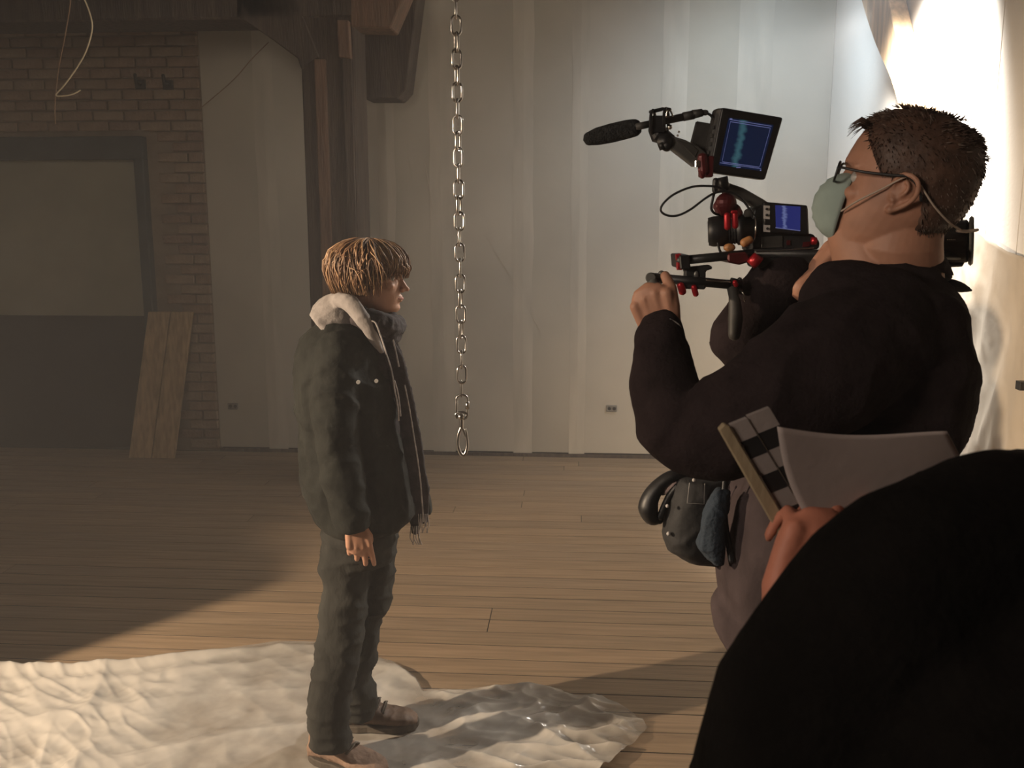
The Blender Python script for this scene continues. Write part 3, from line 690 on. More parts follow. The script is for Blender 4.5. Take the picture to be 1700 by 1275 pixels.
def add_hand(bm, wrist, fdir, tdir, size=1.0, curl=(20, 30, 20), spread=6, thumb=(35, 25, 20), thumb_out=40, curls=None):
    """five fingers. fdir: palm direction, tdir: towards the thumb; fingers curl towards palm side = -back"""
    f = V(fdir).normalized(); t = V(tdir); t = (t-f*t.dot(f)).normalized(); 
    back = t.cross(f) if add_hand.left else f.cross(t)
    w0 = V(wrist); s = size
    KN = [(.030, .086, .0098, (.043, .026, .021)), (.010, .090, .0100, (.047, .030, .022)), (-.010, .086, .0096, (.043, .028, .021)), (-.029, .078, .0085, (.034, .021, .019))]
    tube(bm, [w0-f*.02, w0, w0+f*.02], [.026*s, .025*s, .026*s], 14, flat=0.72, flatdir=back)
    tube(bm, [w0+f*.005*s, w0+f*.045*s, w0+f*.078*s], [.027*s, .036*s, .037*s], 16, flat=0.36, flatdir=back)
    for i, (ty, ln, r_, ph) in enumerate(KN):
        cu = curls[i] if curls else curl
        k = w0+f*ln*s+t*ty*s+back*.003
        tube(bm, [w0+f*.012*s+t*ty*.55*s, w0+f*.05*s+t*ty*.85*s, k], [.0135*s, .0125*s, .0112*s], 10)
        tube(bm, [w0+f*.02*s+t*ty*.6*s-back*.006*s, w0+f*.07*s+t*ty*.95*s-back*.008*s], [.014*s, .0105*s], 10)
        ang = 0; p = k; d0 = (f+t*math.tan(R(spread*(1.0-i*0.66)))).normalized()
        pts = [p]; rs = [r_*s*1.08]
        for j, l in enumerate(ph):
            ang += cu[j]; d = d0*cos(R(ang))-back*sin(R(ang)); p = p+d*l*s; pts.append(p); rs.append(r_*s*(1.0-0.10*(j+1)))
        tube(bm, pts, rs, 10)
    b0 = w0+f*.018*s+t*.022*s-back*.004*s; d = (f*cos(R(thumb_out))+t*sin(R(thumb_out))); p = b0; pts = [p]; rs = [.0145*s]; ang = 0
    cd_ = (-back*0.75-t*0.65).normalized()
    for j, l in enumerate((.044, .032, .027)):
        ang += thumb[j] if j else thumb[0]*0.4
        dd = (d*cos(R(ang))+cd_*sin(R(ang))).normalized(); p = p+dd*l*s; pts.append(p); rs.append((.0130, .0108, .0092)[j]*s)
    tube(bm, pts, rs, 10)
add_hand.left = False
def basis(origin, fwd, up, scale=(1, 1, 1)):
    f = V(fwd).normalized(); u = V(up); u = (u-f*u.dot(f)).normalized(); l = u.cross(f)
    return Matrix(((f.x*scale[0], l.x*scale[1], u.x*scale[2], origin.x), (f.y*scale[0], l.y*scale[1], u.y*scale[2], origin.y), (f.z*scale[0], l.z*scale[1], u.z*scale[2], origin.z), (0, 0, 0, 1)))
def prings(rows, e=2.2):
    """rows (py, left px, right px, distance, half depth) -> loft rings"""
    out = []
    for (py, l, r_, D, th) in rows:
        a, b_ = H(l, py, D), H(r_, py, D); c = (a+b_)/2; out.append((c, (b_-a)/2, FH*th, e))
    return out
def dense(rows, k=3):
    out = []
    for a, b_ in zip(rows, rows[1:]):
        for s in range(k): out.append(tuple(x+(y-x)*s/k for x, y in zip(a, b_)))
    out.append(rows[-1]); return out
def boot(t, heel, toe, gz, hw, m, msole, mcol, ht=0.115):
    d = V((toe.x-heel.x, toe.y-heel.y, 0)); L_ = d.length; d.normalize(); s = V((-d.y, d.x, 0)); base = V((heel.x, heel.y, gz))
    P = lambda a, b_, z: base+d*(a*L_)+s*b_+V((0, 0, z))
    bm = B(); rows = [(-.01, .026, .05, .012), (.04, .034, .090, .02), (.12, .038, .108, .02), (.25, .040, .112, .02), (.38, .041, .100, .02), (.50, .044, .082, .02), (.62, .047, .068, .02), (.74, .049, .060, .02), (.85, .047, .056, .02), (.94, .038, .046, .02), (.995, .020, .034, .02)]
    loft(bm, [(P(a, 0, (z*ht/.115+zb)/2), s*w_*hw, V((0, 0, (z*ht/.115-zb)/2)), 2.4) for a, w_, z, zb in rows], 20)
    tube(bm, [P(.16, 0, .07), P(.17, 0, .135)], [.042, .044], 16)
    body = blob('boot', bm, m, t, 0.004, 3, folds(0.004, (25, 25, 25), 0.001, (90, 90, 90)))
    bm = B(); n = 24; lo, hi = [], []
    for i in range(n):
        a = 2*pi*i/n; x = .49+.53*cos(a); wd = (.050+.004*cos(a))*(1-.22*exp(-((x-.38)/.14)**2))*hw
        y = wd*math.copysign(abs(sin(a))**.8, sin(a)); tz = .006 if x > .95 else 0
        lo.append(bm.verts.new(P(x, y, tz+0.001))); hi.append(bm.verts.new(P(x, y*1.0, .024+(.006 if x > .9 else 0))))
    bm.faces.new(lo[::-1]); bm.faces.new(hi)
    for i in range(n): bm.faces.new((lo[i], lo[(i+1) % n], hi[(i+1) % n], hi[i]))
    obj('sole', bm, msole, body, bevel=0.003)
    for k in range(4):
        a = .30+.085*k; z = (.112-.0135*k)*ht/.115+.011; bm = B()
        tube(bm, smooth_curve([P(a, .032, z-.012), P(a+.03, .01, z+.004), P(a+.05, -.01, z+.004), P(a+.02, -.033, z-.012)], 3), .003, 6)
        tube(bm, smooth_curve([P(a, -.032, z-.012), P(a+.03, -.01, z+.006), P(a+.05, .01, z+.004), P(a+.02, .033, z-.012)], 3), .003, 6)
        obj('lace', bm, M['lace'], body, smooth=True)
    bm = B(); tube(bm, smooth_curve([P(.34, 0, .125), P(.36, -.03, .138), P(.44, -.045, .10), P(.38, -.02, .112), P(.36, .02, .128), P(.44, .04, .10), P(.36, 0, .114)], 4), .0026, 6)
    obj('lace_bow', bm, M['lace'], body, smooth=True)
# ------------------------------------------------------------------ the boy
def make_boy():
    t = thing('person', 'young person with sandy hair, dark jacket and grey hood standing in profile on plastic', 'person', FP(590, 1235))
    MT = basis(H(617, 462, 2.68), (RT-FH*0.04), UP+RT*0.03, (0.97, 0.92, 0.89))
    bm = B(); chest = H(590, 640, 2.67)
    add_head(bm, MT, H(590, 575, 2.68), 0.050)
    # torso, arms and legs under the clothes
    loft(bm, prings(dense([(560, 560, 630, 2.68, .06), (600, 545, 640, 2.68, .10), (700, 540, 645, 2.68, .12), (800, 540, 640, 2.68, .13), (880, 560, 635, 2.68, .10), (905, 570, 620, 2.68, .08)])), 20)
    for (D, x0) in ((2.53, 0), (2.83, 14)):
        tube(bm, [H(585+x0, 610, D+.02), H(566+x0, 735, D-.01), H(592+x0, 860, D)], [.036, .030, .024], 12)
    tube(bm, [H(585, 880, 2.65), H(569, 1000, 2.61), H(562, 1066, 2.59), H(549, 1215, 2.57)], [.05, .042, .038, .03], 14)
    tube(bm, [H(612, 880, 2.72), H(608, 1000, 2.74), H(596, 1080, 2.76), H(594, 1170, 2.80)], [.05, .04, .034, .03], 14)
    add_hand.left = False
    add_hand(bm, H(588, 862, 2.49), (-UP*1.0+RT*0.16-FH*0.05), (RT*0.92+FH*0.25), 0.92, curls=[(14, 22, 16), (22, 28, 20), (30, 36, 22), (38, 42, 26)], spread=5, thumb_out=30)
    add_hand(bm, H(612, 868, 2.83), (-UP*1.0+RT*0.10), (RT*0.9), 0.8, curl=(25, 35, 20))
    body = blob('body', bm, M['skin'], t, 0.0032, 2)
    T = lambda x, y, z: MT @ V((x, y, z))
    for q in (-1, 1):
        bm = B(); ball(bm, T(.0610, q*.031, .003), .0115); obj('eye', bm, M['eye'], body, smooth=True)
    bm = B(); tube(bm, [T(.079, -.018, -.0625), T(.0865, -.008, -.063), T(.088, 0, -.0635), T(.0865, .008, -.063), T(.079, .018, -.0625)], [.0025, .0042, .0048, .0042, .0025], 8); obj('lips', bm, M['lip'], body, smooth=True)
    # trousers
    bm = B()
    loft(bm, prings(dense([(850, 545, 655, 2.67, .13), (890, 537, 660, 2.67, .135), (925, 535, 654, 2.67, .13)])), 24)
    loft(bm, prings(dense([(880, 536, 628, 2.64, .08), (942, 533, 612, 2.62, .082), (988, 538, 610, 2.61, .078), (1025, 531, 607, 2.60, .072), (1066, 524, 603, 2.59, .070), (1112, 518, 592, 2.58, .068), (1150, 514, 583, 2.57, .066), (1174, 512, 580, 2.57, .066), (1205, 515, 581, 2.57, .066), (1236, 517, 584, 2.57, .066)])), 24)
    loft(bm, prings(dense([(880, 575, 660, 2.72, .08), (942, 572, 654, 2.72, .08), (988, 575, 650, 2.73, .078), (1006, 577, 649, 2.73, .076), (1025, 575, 633, 2.74, .070), (1063, 570, 629, 2.75, .066), (1097, 565, 622, 2.76, .064), (1125, 562, 611, 2.77, .064), (1142, 562, 622, 2.78, .068), (1160, 562, 625, 2.79, .068), (1184, 570, 622, 2.80, .064)])), 24)
    blob('trousers', bm, M['jeans'], t, 0.006, 3, folds(0.012, (7, 7, 16), 0.003, (40, 40, 40)))
    # hoodie, scarf, jacket
    bm = B()
    loft(bm, prings(dense([(545, 555, 640, 2.68, .10), (600, 540, 662, 2.68, .13), (700, 540, 672, 2.68, .14), (800, 540, 676, 2.68, .14), (872, 545, 668, 2.68, .14)])), 24)
    blob('hoodie', bm, M['scarf'], t, 0.007, 3, folds(0.006, (8, 8, 8)))
    bm = B()      # hood lying on the shoulders
    loft(bm, [(H(572, 497, 2.69), RT*.048+UP*-.012, FH*.075, 2.2), (H(567, 512, 2.69), RT*.066+UP*-.02, FH*.095, 2.2), (H(566, 530, 2.69), RT*.080-UP*.035, FH*.115, 2.2), (H(570, 548, 2.68), RT*.088-UP*.05, FH*.135, 2.2), (H(582, 566, 2.68), RT*.07-UP*.055, FH*.145, 2.2)], 24)
    tube(bm, smooth_curve([H(549, 496, 2.70), H(562, 497, 2.60), H(583, 505, 2.56), H(603, 530, 2.54), H(620, 560, 2.54), H(634, 584, 2.56)], 4), lerp_list([.012, .018, .021, .020, .014, .006], 4), 12)
    blob('hood', bm, M['hood'], t, 0.0045, 3, folds(0.006, (14, 14, 14), 0.001, (80, 80, 80)))
    bm = B()
    rows = [(532, 540, 600, 2.68, .12), (545, 521, 622, 2.68, .155), (560, 506, 632, 2.68, .18), (580, 498, 640, 2.68, .19), (600, 494, 646, 2.68, .195), (650, 494, 660, 2.68, .19), (700, 498, 668, 2.68, .185), (750, 503, 676, 2.68, .185), (800, 507, 686, 2.68, .185), (832, 514, 691, 2.68, .185), (852, 524, 688, 2.68, .18), (864, 534, 676, 2.68, .17)]
    loft(bm, prings(dense(rows), 2.3), 28)
    for (D, dx) in ((2.52, 0), (2.84, 10)):
        tube(bm, [H(562+dx, 585, D+.02), H(556+dx, 660, D-.01), H(560+dx, 745, D-.025), H(574+dx, 815, D-.04), H(584+dx, 858, D-.045)], [.066, .064, .060, .053, .047], 18)
    # cuff
    tube(bm, [H(584, 855, 2.475), H(588, 878, 2.475)], [.048, .042], 18, round_end=False)
    blob('jacket', bm, M['jacket'], t, 0.0055, 3, folds(0.014, (7, 7, 9), 0.003, (35, 35, 35)))
    bm = B()      # far jacket front hanging forward
    loft(bm, prings(dense([(640, 655, 676, 2.80, .03), (700, 668, 694, 2.80, .035), (760, 680, 700, 2.80, .035), (800, 690, 706, 2.80, .035), (830, 697, 716, 2.80, .035), (850, 700, 718, 2.80, .035)]), 2.6), 14)
    blob('front_flap', bm, M['jacket'], t, 0.005, 3, folds(0.006, (12, 12, 10)))
    # scarf: wound round the neck, two hanging ends
    bm = B()
    tube(bm, smooth_curve([H(600, 527, 2.60), H(628, 536, 2.56), H(650, 542, 2.62), H(655, 540, 2.70), H(640, 532, 2.78), H(608, 524, 2.76)], 3), .030, 12)
    tube(bm, smooth_curve([H(612, 545, 2.60), H(640, 556, 2.60), H(652, 560, 2.66), H(648, 556, 2.74)], 3), .022, 12)
    tube(bm, smooth_curve([H(632, 520, 2.66), H(650, 523, 2.66), H(658, 530, 2.66), H(657, 552, 2.66), H(650, 566, 2.64)], 3), .012, 10)
    blob('scarf', bm, M['scarf'], t, 0.0045, 2, folds(0.008, (22, 22, 30), 0.001, (90, 90, 90)))
    for (pl, D, w_) in (([(640, 560), (655, 600), (668, 650), (679, 700), (688, 760), (697, 810), (702, 862)], 2.60, .028), ([(648, 565), (664, 620), (676, 680), (684, 740), (690, 800), (689, 882)], 2.66, .024)):
        bm = B(); tube(bm, smooth_curve([H(a, b_, D) for a, b_ in pl], 4), lerp_list([w_*.7]+[w_]*(len(pl)-2)+[w_*.55], 4), 10, flat=0.45, flatdir=FH)
        se = blob('scarf_end', bm, M['scarf'], t, 0.0045, 2, folds(0.005, (22, 22, 12)))
        for k in range(6):
            bm = B(); e = H(pl[-1][0]-7+k*3, pl[-1][1], D-.01); tube(bm, [e+V((0, 0, .015)), e+V((random.uniform(-.004, .004), 0, -.02)), e+V((random.uniform(-.008, .008), 0, -.04))], .0016, 5)
            obj('fringe', bm, M['thread'], se, smooth=True)
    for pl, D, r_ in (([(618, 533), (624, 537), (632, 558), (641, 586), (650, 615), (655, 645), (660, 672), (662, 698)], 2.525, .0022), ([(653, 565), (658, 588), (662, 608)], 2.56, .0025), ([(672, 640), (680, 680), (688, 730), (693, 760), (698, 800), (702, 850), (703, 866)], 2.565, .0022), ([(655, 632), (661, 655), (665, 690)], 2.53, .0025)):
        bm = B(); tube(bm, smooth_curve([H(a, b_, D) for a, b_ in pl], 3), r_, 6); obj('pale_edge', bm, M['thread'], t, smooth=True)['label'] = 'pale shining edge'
    for a, b_ in ((595, 634), (625, 632)):
        bm = B(); c = H(a, b_, 2.497 if a > 600 else 2.45); cyl(bm, c, c-FH*.006, .0055, n=10); obj('button', bm, M['stitch'], t)
    # boots
    hN, tN = FP(519, 1262), FP(640, 1296); boot(t, hN, tN, 0.006, 1.0, M['boot_tan'], M['sole'], None)
    hF, tF = FP(566, 1212), FP(694, 1209); boot(t, hF, tF, 0.006, 0.95, M['boot'], M['sole'], None)
    # hair: cap and locks
    bm = B(); n = 36; prev = None; first = None
    for z in lerp_list([p[0] for p in PROF if p[0] > -.06], 2):
        cur = []
        for k in range(n):
            th = 2*pi*k/n; front = cos(th); zz = z
            lim = .035 if front > .55 else (-.005 if front > .1 else -.05)
            p = head_ring(max(zz, lim), th); q = V((p.x+.005, p.y, 0)); q.normalize() if q.length > 1e-6 else None
            cur.append(bm.verts.new(MT @ (p+q*.010+V((0, 0, .009 if z > .06 else 0)))))
        if prev:
            for k in range(n): bm.faces.new((prev[k], prev[(k+1) % n], cur[(k+1) % n], cur[k]))
        else: bm.faces.new(cur[::-1])
        prev = cur
    bmesh.ops.remove_doubles(bm, verts=bm.verts, dist=1e-5)
    cap = obj('hair', bm, M['hair_blond'], t, smooth=True)
    rnd = random.Random(4); bmA, bmB = B(), B()
    C0 = V((-.005, 0, .018)); RAD = V((.104, .086, .106))
    for i in range(1500):
        az = rnd.uniform(-pi, pi); front = cos(az)
        if front > .6: end = rnd.uniform(-.002, .030)
        elif front > .22: end = rnd.uniform(-.008, .022)
        elif front > .0: end = rnd.uniform(-.045, -.01)
        elif front > -.3: end = rnd.uniform(-.055, -.03)
        else: end = rnd.uniform(-.062, -.035)
        e0 = rnd.uniform(.15, 1.45) if rnd.random() < .6 else rnd.uniform(1.1, 1.5)
        off = rnd.uniform(.004, .026) if front < .2 else rnd.uniform(.002, .010)
        pts = []; k = 7; az2 = az+rnd.uniform(-.35, .35)*(.5+abs(sin(az)))
        lift = rnd.uniform(0, .014)
        for j in range(k):
            u = j/(k-1); el = e0*(1-u)**1.0; a = az+(az2-az)*u+.06*sin(u*6+i)
            Rr = RAD+V((off, off, off*.6))*(.25+.75*sin(min(1, u*1.4)*pi/2))
            p = C0+V((Rr.x*cos(el)*cos(a), Rr.y*cos(el)*sin(a), Rr.z*sin(el)))
            if u > .55:
                v = (u-.55)/.45; zt = C0.z+Rr.z*sin(e0*(1-.55)**1.0)
                p.z = zt+(end-zt)*v
                el2 = e0*(.45)*(1-v)**1.5; sh = 1-.16*v*v*(1 if end < -.02 else 0)
                p.x = C0.x+Rr.x*cos(el2)*cos(a)*sh; p.y = C0.y+Rr.y*cos(el2)*sin(a)*sh
            p += V((cos(a), sin(a), .3))*lift*sin(u*pi)
            pts.append(MT @ p)
        r0 = rnd.uniform(.0014, .0030)
        tube(bmA if rnd.random() < .6 else bmB, pts, [r0*.7, r0, r0*1.1, r0, r0*.9, r0*.6, r0*.15], 4, round_end=False)
    obj('locks', bmA, M['hair_blond'], cap, smooth=True)['kind'] = 'stuff'
    o = obj('pale_locks', bmB, M['hair_blond2'], cap, smooth=True); o['kind'] = 'stuff'
make_boy()
# ------------------------------------------------------------------ camera operator
def make_operator():
    t = thing('person', 'camera operator in dark fleece with face mask and glasses, holding the camera rig', 'person', FP(1400, 1275)*0+V((H(1440, 900, 1.45).x, H(1440, 900, 1.45).y, 0)))
    hf = (-RT*cos(R(26))+FH*sin(R(26))); hd = (hf*cos(R(15))+UP*sin(R(15)))
    MT = basis(H(1493, 315, 1.42), hd, UP, (.95, .94, .94))
    T = lambda x, y, z: MT @ V((x, y, z))
    bm = B(); add_head(bm, MT, H(1486, 480, 1.45), 0.064)
    # throat and nape
    tube(bm, [T(.035, 0, -.085), H(1450, 455, 1.43)], [.045, .055], 40)
    loft(bm, prings(dense([(480, 1410, 1530, 1.45, .10), (560, 1385, 1535, 1.45, .14), (700, 1370, 1530, 1.45, .14), (850, 1300, 1520, 1.45, .13), (1000, 1290, 1520, 1.45, .12)])), 20)
    cx = H(1430, 1080, 1.45)
    for s, dd in ((-1, -.11), (1, .11)):
        hip = cx+FH*dd; hip.z = 0.95; tube(bm, [hip, V((hip.x+.02, hip.y, .5)), V((hip.x, hip.y, .10))], [.085, .06, .04], 14)
        tube(bm, [V((hip.x+.04, hip.y, .05)), V((hip.x, hip.y, .05))-RT*.17], [.035, .03], 12)
    tube(bm, [H(1440, 560, 1.28), H(1145, 722, 1.29), H(1095, 560, 1.38)], [.05, .042, .028], 14)
    tube(bm, [H(1440, 560, 1.62), H(1228, 572, 1.64), H(1320, 462, 1.60)], [.05, .042, .028], 14)
    add_hand.left = True
    add_hand(bm, H(1102, 572, 1.38), (UP*1.0-RT*0.30+FH*0.05), (RT*0.92+UP*0.25-FH*.30), 0.84, curls=[(78, 80, 45), (80, 82, 45), (80, 82, 45), (80, 82, 45)], spread=1, thumb=(0, 8, 30), thumb_out=14)
    add_hand.left = False
    add_hand(bm, H(1352, 468, 1.56), (RT*0.85+UP*0.55), (-RT*0.3+UP*0.9), 0.9, curl=(40, 55, 35), thumb_out=30)
    body = blob('body', bm, M['skin2'], t, 0.0023, 4)
    for q in (-1, 1):
        bm = B(); ball(bm, T(.0600, q*.031, .003), .012); obj('eye', bm, M['eye'], body, smooth=True)
    # hair
    rnd = random.Random(9); bm = B(); n = 60; rows = lerp_list([p[0] for p in PROF if p[0] > -.075], 2)
    def hairline(th):
        a = abs(math.atan2(sin(th), cos(th)))
        if a < .5: return .078
        if a < 1.05: return .078-(a-.5)/.55*.045
        if a < 1.35: return .033-(a-1.05)/.3*.028
        if a < 1.75: return .010
        return max(-.062, .010-(a-1.75)/.5*.072)
    prev = None
    for z in rows:
        cur = []
        for k in range(n):
            th = 2*pi*k/n; hl = hairline(th); p = head_ring(max(z, hl), th); q = V((p.x+.005, p.y, p.z*.5)).normalized()
            th_ = .006*min(1, max(0, (z-hl))/.02); cur.append(bm.verts.new(MT @ (p+q*(.0005+th_ if z > hl else -.004))))
        if prev:
            for k in range(n): bm.faces.new((prev[k], prev[(k+1) % n], cur[(k+1) % n], cur[k]))
        else: bm.faces.new(cur[::-1])
        prev = cur
    bmesh.ops.remove_doubles(bm, verts=bm.verts, dist=1e-5)
    cap = obj('hair', bm, M['hair_brown'], t, smooth=True)
    bmA, bmB = B(), B()
    for i in range(5200):
        th = rnd.uniform(-pi, pi); z = rnd.uniform(-.06, .114)
        if rnd.random() < .25: z = rnd.uniform(.085, .115)
        hl = hairline(th)
        if z < hl+.003: continue
        p = head_ring(z, th); q = V((p.x+.005, p.y, p.z*.55)).normalized(); rr = min(1, max(0, (.115-z)/.04))
        if z > .108: p = V((p.x*rnd.random(), p.y*rnd.random(), .115)); q = V((0, 0, 1))
        flow = V((.5 if z > .07 and cos(th) > -.2 else -.35, 0, -.75 if z < .07 else -.1)); flow = flow-q*flow.dot(q)
        d = (q*rnd.uniform(.15, .5)+flow*1.0+V((rnd.uniform(-.3, .3), rnd.uniform(-.3, .3), rnd.uniform(-.2, .2)))).normalized()
        L_ = rnd.uniform(.008, .014) if z > .05 else rnd.uniform(.005, .009)
        a = p+q*.004; pts = [a, a+d*L_*.6, a+d*L_]
        grey = exp(-((z-.0)/.03)**2)*(abs(sin(th)) > .6)
        tube(bmB if rnd.random() < .12+.6*grey else bmA, [MT @ x for x in pts], [.0009, .0008, .0002], 3, round_end=False)
    for i in range(34):   # small quiff over the forehead
        y = rnd.uniform(-.03, .055); a = V((.070, y, .082+rnd.uniform(-.008, .006))); pts = [a, a+V((.014, .003, .004)), a+V((.026, .006, -.012+rnd.uniform(-.008, .008)))]
        tube(bmA, [MT @ x for x in pts], [.0011, .0010, .0002], 3, round_end=False)
    obj('short_hairs', bmA, M['hair_brown'], cap, smooth=True)['kind'] = 'stuff'
    obj('grey_hairs', bmB, M['hair_grey'], cap, smooth=True)['kind'] = 'stuff'
    # jacket
    bm = B()
    rows = [(438, 1400, 1560, 1.45, .085), (455, 1396, 1541, 1.45, .11), (490, 1360, 1560, 1.45, .16), (530, 1343, 1565, 1.46, .19), (590, 1333, 1574, 1.46, .205), (650, 1323, 1570, 1.46, .205), (700, 1304, 1556, 1.45, .20), (745, 1270, 1550, 1.45, .19), (780, 1240, 1560, 1.45, .19)]
    loft(bm, prings(dense(rows), 2.3), 32)
    tube(bm, smooth_curve([H(1440, 565, 1.33), H(1370, 610, 1.28), H(1285, 668, 1.26), H(1200, 712, 1.265), H(1140, 722, 1.28), H(1112, 680, 1.30), H(1105, 620, 1.335), H(1101, 575, 1.365), H(1101, 548, 1.385)], 4), lerp_list([.095, .092, .080, .066, .055, .048, .043, .037, .032], 4), 22)
    tube(bm, smooth_curve([H(1460, 545, 1.60), H(1340, 560, 1.64), H(1232, 574, 1.64), H(1250, 520, 1.62), H(1292, 462, 1.60), H(1308, 450, 1.60)], 4), lerp_list([.085, .065, .044, .044, .043, .041], 4), 20)
    # shoulder ridge and stand collar
    tube(bm, smooth_curve([H(1400, 500, 1.36), H(1460, 520, 1.33), H(1520, 530, 1.40)], 3), .06, 16)
    blob('fleece_jacket', bm, M['fleece'], t, 0.006, 3, folds(0.014, (8, 8, 8), 0.0015, (50, 50, 50)))
    bm = B(); n = 40; rowsC = []
    col = [(1.0, 0), (1.02, .022), (.98, .045)]
    cA, cB = H(1487, 452, 1.45), H(1480, 425, 1.45)
    prev = None; rings = []
    for (s, u), c in zip(((1.05, 0), (1.0, .5), (.93, 1.0), (.86, 1.0), (.88, .4)), (0, 0, 0, 0, 0)):
        cur = []
        for k in range(n):
            a = 2*pi*k/n; cc = H(1482, 448-26*u, 1.45)
            cur.append(bm.verts.new(cc+RT*.082*s*cos(a)+FH*.080*s*sin(a)+UP*(.006*sin(a*3))+UP*(-.016*cos(a) if cos(a) < 0 else 0)*-0.6*(-1)))
        if prev:
            for k in range(n): bm.faces.new((prev[k], prev[(k+1) % n], cur[(k+1) % n], cur[k]))
        prev = cur
    obj('collar', bm, M['fleece'], t, smooth=True)
    bm = B(); rows = [(770, 1245, 1580, 1.45, .17), (820, 1212, 1580, 1.45, .175), (880, 1200, 1582, 1.45, .18), (940, 1196, 1585, 1.45, .18), (985, 1203, 1585, 1.45, .18), (1004, 1206, 1585, 1.45, .18), (1018, 1192, 1585, 1.45, .185), (1050, 1196, 1582, 1.45, .185), (1072, 1210, 1575, 1.45, .18), (1088, 1224, 1565, 1.45, .17)]
    loft(bm, prings(dense(rows), 2.4), 32); blob('long_cardigan', bm, M['skirt'], t, 0.007, 3, folds(0.016, (9, 9, 4), 0.001, (60, 60, 60)))
    bm = B()
    for s in (-.10, .10):
        h = H(1390, 1000, 1.45)+FH*s; tube(bm, [h, V((h.x+.01, h.y, .5)), V((h.x+.03, h.y, .10))], [.095, .085, .075], 18)
    tube(bm, [H(1255, 1050, 1.40), H(1250, 1120, 1.40)], [.03, .028], 12)
    blob('jeans', bm, M['bluejeans'], t, 0.008, 3, folds(0.012, (8, 8, 12)))
    for s in (-.12, .12):
        h = H(1400, 1000, 1.45)+FH*s; boot(t, V((h.x, h.y, 0))+RT*.06, V((h.x, h.y, 0))-RT*.24, 0.003, 1.0, M['boot'], M['sole'], None)
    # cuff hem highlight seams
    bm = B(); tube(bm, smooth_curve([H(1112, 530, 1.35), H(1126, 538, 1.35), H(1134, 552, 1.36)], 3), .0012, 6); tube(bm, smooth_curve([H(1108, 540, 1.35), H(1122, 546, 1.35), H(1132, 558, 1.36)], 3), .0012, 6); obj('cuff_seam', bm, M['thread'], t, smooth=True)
    # mask: pleated cup with two elastics
    bm = B(); nu, nv = 28, 22; G = []; c0 = V((.066, 0, -.046)); 
    for i in range(nv+1):
        ph = -pi/2*.98+pi*.98*i/nv; row = []
        for j in range(nu+1):
            a = -pi/2+pi*j/nu; pl = 1+.030*sin(ph*20)*cos(a)
            row.append(bm.verts.new(MT @ (c0+V((.052*cos(ph)*cos(a)*pl+.002, .050*cos(ph)**.7*sin(a) if cos(ph) > 0 else 0, .055*sin(ph))))))
        G.append(row)
    for i in range(nv):
        for j in range(nu): bm.faces.new((G[i][j], G[i][j+1], G[i+1][j+1], G[i+1][j]))
    bmesh.ops.remove_doubles(bm, verts=bm.verts, dist=1e-4)
    mk = obj('face_mask', bm, M['mask'], t, smooth=True); md = mk.modifiers.new('s', 'SOLIDIFY'); md.thickness = .0015
    bm = B()
    tube(bm, smooth_curve([T(.066, .055, -.052), T(.045, .074, -.030), T(.018, .081, -.006), T(-.012, .087, .021), T(-.030, .0885, .014), T(-.06, .078, -.012), T(-.088, .052, -.030), T(-.104, 0, -.036), T(-.088, -.05, -.03), T(-.05, -.08, -.01)], 4), .0014, 6)
    obj('elastic', bm, M['strap'], mk, smooth=True)
    bm = B(); tube(bm, smooth_curve([T(-.100, .010, -.038), T(-.112, .004, -.036), T(-.126, -.006, -.030)], 3), .0026, 6); obj('elastic', bm, M['strap'], mk, smooth=True)
    # glasses
    bm = B(); gx = .098
    g = None
    for q in (1, -1):
        pts = []
        for k in range(24):
            a = 2*pi*k/24; y = q*(.034)+.026*math.copysign(abs(cos(a))**.55, cos(a)); z = .004+.0155*math.copysign(abs(sin(a))**.55, sin(a))
            pts.append(T(gx-abs(y)*.12, y, z))
        b2 = B(); tube(b2, pts, .0019, 6, closed=True)
        if g is None:
            g = thing('glasses', 'black rectangular glasses worn by the camera operator', 'glasses', T(.09, 0, .0))
        obj('rim', b2, M['black'], g, smooth=True)
        b2 = B(); b2.faces.new([b2.verts.new(p) for p in pts]); obj('lens', b2, M['glass'], g)
        b2 = B(); tube(b2, smooth_curve([T(gx-.008, q*.060, .010), T(.085, q*.074, .011), T(.05, q*.084, .012), T(.01, q*.089, .017), T(-.016, q*.091, .020), T(-.034, q*.090, .004), T(-.040, q*.088, -.008)], 3), .0022, 6, flat=1.0); obj('temple_arm', b2, M['black'], g, smooth=True)
    b2 = B(); tube(b2, [T(gx-.001, .009, .008), T(gx+.002, 0, .010), T(gx-.001, -.009, .008)], .0016, 6); obj('bridge', b2, M['black'], g, smooth=True)
    bm.free()
make_operator()
